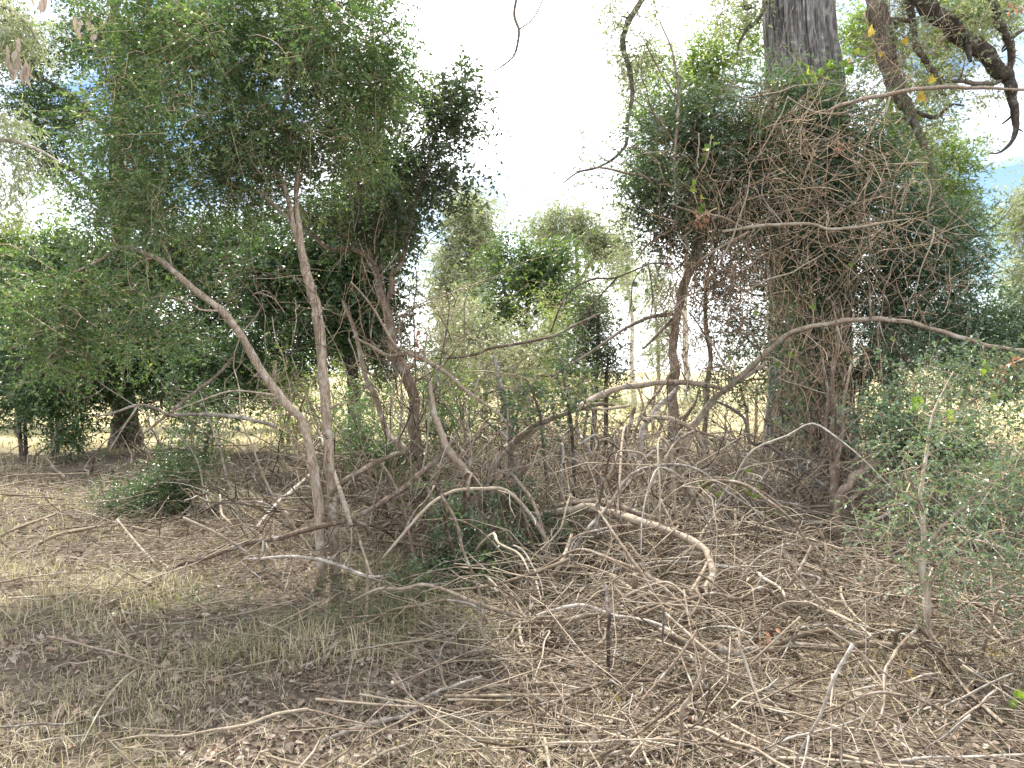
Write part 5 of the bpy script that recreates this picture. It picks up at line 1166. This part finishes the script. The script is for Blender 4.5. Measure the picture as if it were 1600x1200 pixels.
LANDMARKS += [(655, 740, 'crooked trunk'), (1268, 720, 'massive trunk'), (940, 620, 'big arched branch'), (820, 700, 'pale upright stem'), (980, 700, 'leaning pale stick'), (1160, 680, 'dark slanting branch')]
rng = np.random.default_rng(605)
arc_fine = []
for (x0, x1, y0, y1, n, nf, h0, h1, s0, s1) in [(-0.7, 1.9, 5.8, 8.8, 112, 190, 0.25, 1.05, 0.7, 2.2), (1.4, 4.2, 7.6, 10.2, 44, 110, 0.25, 0.8, 0.8, 2.0), (0.0, 3.6, 4.4, 6.6, 64, 260, 0.12, 0.5, 0.7, 1.9), (-2.2, -0.6, 6.8, 9.4, 14, 36, 0.3, 0.9, 0.7, 1.9), (-4.6, -1.6, 5.6, 9.0, 14, 110, 0.08, 0.3, 0.6, 1.6)]:
    for k in range(n + nf):
        b0 = np.array((rng.uniform(x0, x1), rng.uniform(y0, y1), 0))
        az = rng.uniform(0, 6.283)
        S, Hh = rng.uniform(s0, s1), rng.uniform(h0, h1)
        e = rng.uniform(0.55, 1.0)                      # how far along the arch it goes before it ends
        t = np.linspace(0, e, 9)
        lat = rng.normal(0, 0.12) * S
        z = Hh * 4 * t * (1 - t) * (1 + 0.4 * (0.5 - t))
        q = b0 + np.stack((np.cos(az) * S * t - math.sin(az) * lat * np.sin(t * 3), np.sin(az) * S * t + math.cos(az) * lat * np.sin(t * 3), z), -1)
        q[1:] += np.cumsum(rng.normal(0, 0.018, (8, 3)), 0) * S
        q[:, 2] = np.maximum(q[:, 2] + gh(q[:, 0], q[:, 1]), gh(q[:, 0], q[:, 1]) + 0.006)
        if k >= n:
            arc_fine.append(q); continue
        mat, look = [('stick', 'tan'), ('stick_grey', 'grey'), ('trunk_brown', 'brown'), ('stick', 'tan'), ('stick_pale', 'pale')][int(rng.integers(0, 5))]
        mb = MB(); r0 = (0.0048 + 0.016 * rng.random() ** 1.7) * (0.55 + 0.065 * b0[1])
        mb.tube(q, np.linspace(r0, r0 * 0.45, 9), 6, 3, 0.3, rng, rough=0.05)
        spurs(mb, q, np.linspace(r0, r0 * 0.45, 9), rng, 0.35)
        o = mb.build('bent_switch', M[mat])
        top = q[np.argmax(q[:, 2])]
        ax, ay = project(top)
        lab = f"{'high' if Hh > 0.6 else 'low'} {look} arching bare switch {where(ax, ay)}"
        tag(o, lab, 'switch', 'arching bare switches in the tangle')
        SMALL.append((lab, ax, o))

# ------------------------------------------------------------------ fine twig litter (nobody could count it)
def twig_litter():
    rng = np.random.default_rng(610)
    mb = MB()
    for (x0, x1, y0, y1, n, hmax, L0, L1, r) in [
            (-0.5, 3.6, 3.0, 5.2, 1550, 0.17, 0.12, 0.75, 0.0032),
            (-0.4, 5.0, 4.6, 7.5, 2450, 0.30, 0.15, 0.95, 0.0040),
            (-1.2, 6.5, 6.5, 11, 3000, 0.30, 0.2, 1.1, 0.0052),
            (-3, 9, 10, 17, 1700, 0.55, 0.4, 1.4, 0.006),
            (-5.5, -0.4, 4.8, 8.5, 1000, 0.10, 0.2, 0.9, 0.0028),
            (-9, -1, 8, 13, 1100, 0.25, 0.3, 1.2, 0.0045),
            (-3.5, 0.2, 2.4, 5.4, 800, 0.05, 0.1, 0.5, 0.0024),
            (-0.3, 4.8, 3.6, 8.5, 300, 0.30, 0.9, 1.9, 0.0050),
            (-4.6, 0.0, 4.8, 8.5, 150, 0.25, 0.7, 1.6, 0.0036)]:
        nb = max(6, n // 22)
        bx, by, ba = rng.uniform(x0, x1, nb), rng.uniform(y0, y1, nb), rng.uniform(0, 6.283, nb)
        pick = rng.integers(0, nb, n)
        loose = rng.random(n) < 0.45
        sp_ = 0.06 * (y0 + y1) / 2
        x = np.where(loose, rng.uniform(x0, x1, n), bx[pick] + rng.normal(0, sp_, n))
        y = np.where(loose, rng.uniform(y0, y1, n), np.clip(by[pick] + rng.normal(0, sp_, n), y0 - 0.5, y1))
        h = hmax * rng.random(n) ** 1.8 + 0.008
        a = np.where(loose, rng.uniform(0, 6.283, n), ba[pick] + rng.normal(0, 0.8, n))
        tilt = rng.normal(0, 0.16, n) + (rng.random(n) < 0.08) * rng.uniform(0.3, 1.0, n)
        L = rng.uniform(L0, L1, n)
        d = np.stack((np.cos(a) * np.cos(tilt), np.sin(a) * np.cos(tilt), np.sin(tilt)), -1)
        s = unit(rng.normal(0, 1, (n, 3))) * np.array((1, 1, 0.35))
        s2 = unit(rng.normal(0, 1, (n, 3))) * np.array((1, 1, 0.3))
        t = np.linspace(-0.5, 0.5, 5)[None, :, None]
        c = np.stack((x, y, gh(x, y) + h), -1)
        Pn = c[:, None] + d[:, None] * L[:, None, None] * t + s[:, None] * (L * rng.uniform(0, 0.75, n))[:, None, None] * t ** 2 + s2[:, None] * (L * rng.uniform(0, 1.7, n))[:, None, None] * t ** 3
        g = gh(Pn[..., 0], Pn[..., 1]) + 0.003
        Pn[..., 2] = np.maximum(Pn[..., 2], g)
        rr = (r * np.clip(np.exp(rng.normal(-0.5, 0.7, n)), 0.2, 3.2))[:, None] * np.linspace(1.2, 0.6, 5)[None]
        V, Q = tubes(Pn, rr, 3)
        mb.add(V, Q, None, np.repeat(np.clip(rng.normal(0.42, 0.34, n), 0, 1), 15))
    q = np.array(arc_fine); m = len(q)
    V, Q = tubes(q, np.linspace(1.2, 0.5, 9)[None] * (0.0006 * q[:, 0, 1] * rng.uniform(0.5, 1.3, m))[:, None], 3)
    mb.add(V, Q, None, np.repeat(np.clip(rng.normal(0.5, 0.3, m), 0, 1), 27))
    o = mb.build('twig_litter', M['litter_twig'])
    tag(o, 'matted fine dry twigs covering the ground of the cleared thicket', 'twigs', kind='stuff')


twig_litter()

# ------------------------------------------------------------------ leaf shapes
def leaf_shape(kind, rng):
    """outline of a leaf of unit length as a fan: verts (n,3), tris"""
    if kind == 'lobed':
        a = np.array([(0, 0), (.10, .10), (.12, .30), (.30, .13), (.40, .34), (.55, .15), (.68, .28), (.80, .10), (1, 0)])
    elif kind == 'maple':
        a = np.array([(0, 0), (.02, .16), (-.05, .36), (.18, .30), (.34, .50), (.46, .28), (.62, .30), (.72, .13), (1, 0)])
    elif kind == 'heart':
        a = np.array([(.08, 0), (-.02, .14), (.06, .34), (.30, .42), (.55, .30), (.80, .12), (1, 0)])
    else:
        a = np.array([(0, 0), (.15, .12), (.35, .20), (.6, .18), (.82, .09), (1, 0)])
    a = a + rng.normal(0, 0.02, a.shape) * (np.arange(len(a)) > 0)[:, None]
    b = a[1:-1][::-1] * np.array((1, -1)) + rng.normal(0, 0.02, (len(a) - 2, 2))
    o = np.vstack((a, b))
    curl, twist = rng.uniform(0.2, 0.9), rng.normal(0, 0.3)
    z = curl * o[:, 1] ** 2 * 1.6 + 0.25 * rng.normal() * (o[:, 0] - 0.5) ** 2 + twist * o[:, 1] * o[:, 0]
    V = np.vstack((np.column_stack((o, z)), ((0.45, 0, -0.02),)))
    V[:, 2] += rng.normal(0, 0.015, len(V))
    V[:, 2] -= V[:, 2].min()
    n = len(o)
    T = np.array([(n, i, (i + 1) % n) for i in range(n)])
    return V - np.array((0.45, 0, 0)), T


rng = np.random.default_rng(620)
LT = [leaf_shape(k, rng) for k in ('lobed', 'lobed', 'oval', 'lobed', 'oval', 'heart', 'maple', 'oval')]


def rot_z(n, rng, tilt):
    """random rotation matrices, mostly flat"""
    a = rng.uniform(0, 6.283, n); b = rng.normal(0, tilt, n); c = rng.normal(0, tilt, n)
    ca, sa, cb, sb, cc, sc_ = np.cos(a), np.sin(a), np.cos(b), np.sin(b), np.cos(c), np.sin(c)
    Rz = np.zeros((n, 3, 3)); Rz[:, 0, 0] = ca; Rz[:, 0, 1] = -sa; Rz[:, 1, 0] = sa; Rz[:, 1, 1] = ca; Rz[:, 2, 2] = 1
    Rx = np.zeros((n, 3, 3)); Rx[:, 0, 0] = 1; Rx[:, 1, 1] = cb; Rx[:, 1, 2] = -sb; Rx[:, 2, 1] = sb; Rx[:, 2, 2] = cb
    Ry = np.zeros((n, 3, 3)); Ry[:, 1, 1] = 1; Ry[:, 0, 0] = cc; Ry[:, 0, 2] = sc_; Ry[:, 2, 0] = -sc_; Ry[:, 2, 2] = cc
    return Rz @ Rx @ Ry


def leaf_litter():
    rng = np.random.default_rng(621)
    mb = MB()
    for (x0, x1, y0, y1, n) in [(-3.3, 3.3, 2.2, 4.6, 17000), (-4.8, 4.8, 4.2, 7.2, 11500), (-7.5, 7.5, 7, 12, 5500)]:
        x = rng.uniform(x0, x1, n); y = rng.uniform(y0, y1, n)
        # litter lies in drifts
        keep = np.array([mnoise.noise(Vector((a * 0.9, b * 0.9, 5.0))) + 0.35 * mnoise.noise(Vector((a * 3, b * 3, 9.0))) for a, b in zip(x, y)]) + 0.66 > rng.random(n) * 0.85
        x, y = x[keep], y[keep]
        k = rng.integers(0, len(LT), len(x))
        if y0 >= 7:
            m = len(x)
            leaves(mb, np.stack((x, y, gh(x, y) + 0.01), -1), unit(rng.normal(0, 1, (m, 3)) * np.array((1, 1, 0.3))), unit(UP + rng.normal(0, 0.4, (m, 3))), rng.uniform(0.05, 0.1, m), rng.uniform(0.025, 0.05, m), np.clip(rng.normal(0.5, 0.22, m), 0, 0.97))
            continue
        for j, (V, T) in enumerate(LT):
            s = k == j; m = int(s.sum())
            if not m: continue
            R = rot_z(m, rng, 0.55)
            size = rng.uniform(0.018, 0.048, m) * (1.0 if y0 < 7 else 1.4)
            pos = np.stack((x[s], y[s], gh(x[s], y[s]) + 0.003 + 0.025 * rng.random(m)), -1)
            W = np.einsum('nij,vj->nvi', R, V) * size[:, None, None] + pos[:, None]
            nv = len(V)
            TT = (T[None] + (np.arange(m) * nv)[:, None, None]).reshape(-1, 3)
            mb.add(W.reshape(-1, 3), None, TT, np.repeat(np.clip(rng.normal(0.48, 0.27, m), 0, 0.97), nv))
    o = mb.build('leaf_litter', M['leaf_litter'], None, shade=False)
    tag(o, 'drifts of small dead leaves covering the ground', 'leaf litter', kind='stuff')


leaf_litter()

# the largest dead leaves in the foreground, one by one
rng = np.random.default_rng(630)
LEAF_Z = [('in the left foreground near the bottom edge', 20, 420, 1060, 1190, 70), ('in the centre foreground before the grey crooked branch', 420, 720, 990, 1190, 70),
          ('among sticks at the bottom centre', 720, 1050, 1090, 1190, 44), ('among sticks at the bottom right', 1050, 1590, 1080, 1190, 40), ('in the thin grass below the long dark branch', 150, 640, 950, 1050, 40)]
fl_mesh = {}
for j in range(8):
    kind = ('lobed', 'lobed', 'oval', 'lobed', 'heart', 'lobed', 'oval', 'lobed')[j]
    for ti, (tname, tv) in enumerate((('brown', 0.28), ('tan', 0.6), ('pale', 0.85), ('reddish', 0.985))):
        V, T = leaf_shape(kind, rng)
        fl_mesh[(j, tname)] = (mesh_data('fallen_leaf', V, [], [T], np.clip(rng.normal(tv, 0.02, len(V)), 0, 1), M['leaf_litter'], False), kind)
for zone, x0, x1, y0, y1, n in LEAF_Z:
    for k in range(n):
        tname = ('brown', 'tan', 'tan', 'pale', 'pale', 'reddish')[rng.integers(0, 6)]
        if tname == 'reddish' and rng.random() < 0.5: tname = 'tan'
        me, kind = fl_mesh[(int(rng.integers(0, 8)), tname)]
        lpx, lpy = rng.uniform(x0, x1), rng.uniform(y0, y1)
        p = G(lpx, lpy, 0.012)
        o = bpy.data.objects.new('fallen_leaf', me)
        COL.objects.link(o)
        o.location = (p[0], p[1], p[2] + 0.006)
        o.rotation_euler = (rng.normal(0, 0.35), rng.normal(0, 0.35), rng.uniform(0, 6.28))
        s = rng.uniform(0.036, 0.066); o.scale = (s, s, s)
        lk = {'lobed': 'lobed', 'oval': 'oval', 'heart': 'broad'}[kind]
        tag(o, f'{tname} {lk} dead leaf {where(lpx, lpy)}', 'leaf', 'large dead leaves on the ground')
        SMALL.append((o['label'], lpx, o))


# ------------------------------------------------------------------ grass
def grass():
    rng = np.random.default_rng(640)
    mb = MB()
    for (x0, x1, y0, y1, n, h0, h1, w) in [(-3.4, 3.4, 2.2, 4.6, 26000, 0.03, 0.10, 0.0018), (-5, 1.2, 4.2, 7.5, 24000, 0.04, 0.17, 0.0026), (0.5, 5, 4.2, 7.5, 7000, 0.03, 0.12, 0.003), (-9, 9, 7.2, 13, 18000, 0.05, 0.2, 0.006), (-16, 16, 12, 26, 22000, 0.05, 0.22, 0.012)]:
        x = rng.uniform(x0, x1, n); y = rng.uniform(y0, y1, n)
        nz = np.array([mnoise.noise(Vector((a * 0.8, b * 0.8, 1.0))) + 0.5 * mnoise.noise(Vector((a * 3.5, b * 3.5, 2.0))) for a, b in zip(x, y)])
        keep = nz + 0.55 > rng.random(n) * 0.95
        x, y, nz = x[keep], y[keep], nz[keep]
        m = len(x)
        # the shaded grass round the pale trunks stays green
        green = np.exp(-(((x + 1.0) / 1.3) ** 2 + ((y - 5.6) / 0.9) ** 2))
        tint = np.clip(0.80 - 0.42 * np.array([mnoise.noise(Vector((p_ * 1.6, q_ * 1.6, 30.0))) for p_, q_ in zip(x, y)]) - 0.65 * green + rng.normal(0, 0.22, m), 0, 1)
        hh = rng.uniform(h0, h1, m) * (0.6 + 0.7 * np.clip(nz + 0.3, 0, 1)) * (1 + 0.5 * green)
        a = rng.uniform(0, 6.283, m); lean = np.abs(rng.normal(0.6, 1.0, m))
        d = np.stack((np.cos(a), np.sin(a), np.zeros(m)), -1)
        s = np.stack((-np.sin(a), np.cos(a), np.zeros(m)), -1) * (w * rng.uniform(0.6, 1.4, m))[:, None]
        b = np.stack((x, y, gh(x, y) - 0.004), -1)
        mid = b + UP * (hh * 0.6)[:, None] + d * (hh * lean * 0.35)[:, None]
        tip = b + UP * (hh * (1.0 - 0.25 * np.clip(lean, 0, 2)))[:, None] + d * (hh * lean)[:, None]
        V = np.stack((b - s, b + s, mid + s * 0.7, mid - s * 0.7, tip), 1).reshape(-1, 3)
        i = np.arange(m) * 5
        mb.add(V, np.stack((i, i + 1, i + 2, i + 3), -1), np.stack((i + 3, i + 2, i + 4), -1), np.repeat(tint, 5))
    o = mb.build('grass', M['grass'], None, shade=False)
    tag(o, 'thin dry and green grass growing through the leaf litter', 'grass', kind='stuff')


grass()

# ------------------------------------------------------------------ large single leaves on creepers
def creeper(name, label, cat, stem, lvs, mat, kind, seed, stem_mat='twig', part='leaf'):
    """stem: [(px,py,depth,w)], lvs: [(px,py,depth,size px)]: every leaf a part"""
    rng = np.random.default_rng(seed)
    pts, rad = PL(stem)
    root = thing(name, pts[0], label, cat)
    wood(root, 'stem', pts, rad, M[stem_mat], 5, 5, 0.3, rng)
    sp, _ = smooth(pts, rad, 5)
    st = MB(); anyst = False
    for (px, py, Y, s) in lvs:
        c = P(px, py, Y); size = 0.78 * s * Y / F
        V, T = leaf_shape(kind, rng)
        e = Euler((math.radians(rng.uniform(30, 110)), math.radians(rng.uniform(-30, 30)), rng.uniform(-0.9, 0.9))).to_matrix()
        spin = Euler((0, 0, rng.uniform(-2.4, -0.7))).to_matrix()
        R = np.array(e @ spin)
        V = V @ R.T * size + c
        mesh_object(part, V, [], [T], np.clip(np.full(len(V), rng.random()), 0, 1), M[mat], root, False)
        j = np.argmin(np.sum((sp - c) ** 2, 1))
        mid = (sp[j] + c) / 2 + UP * size * 0.3
        st.tube(np.array((sp[j], mid, c)), np.array((1, 0.8, 0.6)) * 0.0015, 3, 3, 0, None, cap=False); anyst = True
    if anyst: tag(st.build('leaf_stalks', M[stem_mat], root), kind='stuff')
    return root


rl = np.random.default_rng(650)
def around(pts, n, jx, jy, Y, s):
    out = []
    for k in range(n):
        a = pts[rl.integers(0, len(pts))]
        out.append((a[0] + rl.normal(0, jx), a[1] + rl.normal(0, jy), Y + rl.normal(0, 0.08), s * rl.uniform(0.7, 1.25)))
    return out


creeper('creeper', 'lime green lobed creeper leaves across the foot of the bare trunk', 'creeper', [(1180, 150, 10, 3), (1230, 132, 10, 3), (1270, 122, 10, 3), (1310, 104, 10, 3), (1350, 92, 10, 2), (1380, 70, 10, 2)],
        around([(1210, 132), (1240, 132), (1272, 124), (1280, 126), (1300, 106), (1320, 104), (1335, 98), (1243, 86), (1268, 130), (1290, 110)], 46, 11, 9, 9.9, 17), 'leaf_lime', 'maple', 651)
creeper('creeper', 'golden yellow creeper leaves hanging beside the drooping limb', 'creeper', [(1350, 20, 9.8, 2), (1362, 60, 9.8, 2), (1385, 90, 9.8, 2), (1430, 130, 9.8, 2), (1450, 160, 9.8, 2)],
        [(1360, 48, 9.7, 22), (1357, 54, 9.7, 16), (1324, 95, 9.8, 16), (1440, 155, 9.7, 22), (1436, 148, 9.7, 18), (1455, 126, 9.7, 18), (1416, 66, 9.7, 16), (1376, 86, 9.8, 14)], 'leaf_gold', 'maple', 652)
creeper('creeper', 'two large lime leaves among the pale glossy foliage at right', 'creeper', [(1425, 600, 6.4, 2), (1432, 622, 6.4, 2), (1460, 640, 6.4, 2), (1484, 645, 6.4, 2)],
        [(1432, 630, 6.35, 30), (1428, 640, 6.36, 22), (1481, 649, 6.35, 24), (1487, 655, 6.36, 20)], 'leaf_lime', 'heart', 653)
creeper('creeper', 'small lime leaf cluster by the rusty spray at right edge', 'creeper', [(1536, 540, 6.6, 2), (1540, 570, 6.6, 2), (1545, 600, 6.6, 2), (1552, 625, 6.6, 1.5)],
        [(1537, 568, 6.5, 20), (1542, 576, 6.5, 18), (1536, 582, 6.5, 16), (1552, 620, 6.5, 16), (1550, 628, 6.5, 14)], 'leaf_lime', 'heart', 654)
creeper('creeper', 'green creeper with heart leaves hanging in the vine-wrapped head', 'creeper', [(1112, 210, 8.8, 2), (1104, 250, 8.8, 2), (1085, 290, 8.8, 2), (1092, 330, 8.8, 2)],
        around([(1110, 222), (1108, 240), (1082, 285), (1088, 295), (1100, 312), (1106, 322)], 14, 5, 5, 8.7, 15), 'leaf_lime', 'heart', 655)
creeper('creeper', 'bright green lobed seedling right of the forked trunk base', 'seedling', [(1200, 830, 7.8, 3), (1192, 800, 7.8, 3), (1172, 775, 7.8, 3), (1150, 760, 7.8, 2)],
        around([(1145, 757), (1160, 765), (1178, 770), (1190, 795), (1205, 800), (1170, 748), (1120, 765), (1100, 758)], 24, 8, 7, 7.7, 17), 'leaf_lime', 'maple', 656)
creeper('creeper', 'sparse lime leaves dotted over the lower massive trunk', 'creeper', [(1310, 540, 9.2, 2), (1300, 580, 9.2, 2), (1310, 640, 9.2, 2), (1330, 700, 9.2, 2)],
        [(1308, 540, 9.1, 12), (1302, 595, 9.1, 13), (1310, 638, 9.1, 15), (1355, 620, 9.1, 12), (1215, 570, 9.1, 13), (1235, 555, 9.1, 13), (1330, 415, 9.1, 14), (1180, 490, 9.1, 14), (1140, 560, 9.0, 13), (1145, 640, 9.0, 11), (1270, 480, 9.1, 12), (1395, 530, 9.1, 12)], 'leaf_lime', 'heart', 657)
creeper('seedling', 'green seedling leaves at the right edge by the bottom corner', 'seedling', [(1600, 1130, 3.75, 5), (1596, 1105, 3.75, 4), (1592, 1085, 3.75, 3)],
        [(1594, 1084, 3.7, 26), (1600, 1098, 3.7, 26), (1584, 1100, 3.7, 22), (1606, 1085, 3.7, 22)], 'leaf_lime', 'heart', 658)
creeper('creeper', 'dark hanging leaves on thin vine against the white gap', 'creeper', [(1010, 410, 8.3, 2), (990, 440, 8.3, 2), (985, 480, 8.3, 2), (975, 520, 8.3, 1.5)],
        [(927, 420, 8.3, 14), (935, 425, 8.3, 12), (980, 420, 8.3, 12), (1005, 423, 8.3, 13), (992, 445, 8.3, 14), (1010, 455, 8.3, 12), (978, 468, 8.3, 14), (990, 485, 8.3, 13), (970, 500, 8.3, 11), (965, 530, 8.3, 10), (945, 485, 8.3, 14), (935, 448, 8.3, 12)], 'leaf_crooked', 'heart', 659, 'twig_dark')
creeper('creeper', 'large dark leaves on the outermost top twig of the crooked tree', 'creeper', [(690, 190, 8.2, 3), (705, 150, 8.2, 3), (725, 125, 8.2, 3), (745, 130, 8.2, 2), (752, 160, 8.2, 2)],
        [(694, 119, 8.1, 16), (715, 124, 8.1, 15), (724, 126, 8.1, 18), (734, 124, 8.1, 16), (750, 138, 8.1, 20), (753, 122, 8.1, 12), (745, 155, 8.1, 14), (736, 165, 8.1, 12), (705, 130, 8.1, 14), (740, 285, 8.1, 16), (742, 310, 8.1, 15), (760, 320, 8.1, 14), (748, 270, 8.1, 12)], 'leaf_crooked', 'heart', 660, 'twig_dark')
# dead leaf bunches
for lab, stem, lv, n, jx, jy, Y, s in [
        ('rust brown bunch of dead leaves snagged in the vine-wrapped head', [(1120, 325, 8.6, 2), (1100, 335, 8.6, 2), (1085, 345, 8.6, 2)], [(1095, 342), (1085, 345), (1105, 338)], 26, 9, 9, 8.55, 12),
        ('rust brown dead spray of leaves in the upper vine tangle', [(1330, 240, 8.8, 2), (1318, 228, 8.8, 2), (1308, 222, 8.8, 2)], [(1312, 224), (1322, 230)], 14, 7, 6, 8.75, 12),
        ('rusty dead leaf bunch hanging on the crooked branch in the centre', [(660, 500, 7.2, 2), (652, 520, 7.2, 2), (650, 540, 7.2, 2)], [(650, 530), (652, 540), (648, 535)], 8, 4, 8, 7.15, 13),
        ('large rust brown heap of dead leaves on a cut branch in the front brush', [(1180, 1010, 4.7, 4), (1205, 1050, 4.5, 4), (1225, 1100, 4.3, 3)], [(1195, 1050), (1220, 1075), (1235, 1100), (1205, 1085), (1190, 1010)], 60, 22, 16, 4.45, 17),
        ('orange-brown dead spray at the right edge above the glossy leaves', [(1600, 560, 6.5, 2), (1570, 575, 6.5, 2), (1555, 590, 6.5, 2)], [(1570, 575), (1558, 592), (1585, 568)], 26, 11, 8, 6.45, 12),
        ('reddish leaf fan at the top right corner', [(1610, 0, 9.6, 2), (1590, 12, 9.6, 2), (1575, 10, 9.6, 2)], [(1580, 8), (1592, 14), (1598, 32)], 14, 9, 7, 9.55, 13),
        ('dead brown leaves caught on the short dark log', [(880, 846, 6.9, 2), (905, 856, 6.9, 2), (915, 866, 6.9, 2)], [(900, 852), (910, 860)], 14, 8, 6, 6.85, 13)]:
    creeper('dead_leaf_bunch', lab, 'dead leaves', stem, around(lv, n, jx, jy, Y, s), 'leaf_rust', 'oval', hash(lab) % 1 + 661 + n)
# brown bunches in the corner gum belong to that gum
rl = np.random.default_rng(670)
for (bx, by, n) in [(20, 98, 9), (45, 108, 8), (33, 92, 5), (145, 45, 6), (118, 30, 4), (60, 5, 5)]:
    for k in range(n):
        Y = 8.6 + rl.normal(0, 0.05)
        V, T = leaf_shape('oval', rl)
        R = np.array(Euler((rl.uniform(-0.5, 0.5), math.radians(90) + rl.normal(0, 0.25), rl.uniform(0, 6.28))).to_matrix())
        c = P(bx + rl.normal(0, 4), by + rl.normal(0, 12), Y)
        mesh_object('dead_leaf', V * np.array((1, 0.7, 1)) @ R.T * (26 * Y / F) + c, [], [T], np.full(len(V), 0.8 + 0.1 * rl.random()), M['leaf_litter'], gum_left, False)
# single yellow leaves on the ground
for k, (px, py, lab) in enumerate([(1548, 1020, 'golden leaf standing in the litter right of the ivy-clad tree'), (1425, 1055, 'golden leaf cluster at the foot of the ivy-clad tree'), (966, 1092, 'small golden leaf under the bowed stick'), (868, 1128, 'pale curled leaf at the bottom left of the brush pile')]):
    V, T = leaf_shape('maple' if k < 3 else 'oval', rl)
    R = np.array(Euler((math.radians(55), 0.2 * k, 0.5 * k)).to_matrix())
    p = G(px, py, 0.03)
    o = mesh_object('fallen_leaf', V @ R.T * (0.07 if k < 2 else 0.05) + p, [], [T], np.full(len(V), 0.5), M['leaf_gold'] if k < 3 else M['stick_pale'], None, False)
    tag(o, lab, 'leaf')
ORD = ['leftmost', 'second from left', 'third from left', 'fourth from left', 'fifth from left', 'sixth from left', 'seventh from left', 'eighth from left', 'ninth from left', 'tenth from left']
same = {}
for lab, x, o in SMALL: same.setdefault(lab, []).append((x, o))
for lab, v in same.items():
    if len(v) > 1:
        v.sort(key=lambda t: t[0])
        for k, (x, o) in enumerate(v[:10]):
            t = lab + ', ' + ('rightmost' if k == len(v) - 1 else ORD[k])
            if len(t.split()) <= 16: o['label'] = t
# a tree's limbs belong to its trunk, its twigs to its crown
for o in list(bpy.data.objects):
    if o.type == 'EMPTY' and o.parent is None:
        kids = list(o.children)
        tr = [k for k in kids if k.name.split('.')[0] == 'trunk']
        cr = [k for k in kids if k.name.split('.')[0] == 'crown']
        for k in kids:
            s = k.name.split('.')[0]
            if s == 'limb' and tr: k.parent = tr[0]
            elif s == 'twigs' and cr: k.parent = cr[0]
tot = 0
for me in bpy.data.meshes:
    tot += sum(1 for _ in ()) + len(me.loops) - 2 * len(me.polygons)
print('TRIANGLES', tot, 'objects', len(bpy.data.objects))
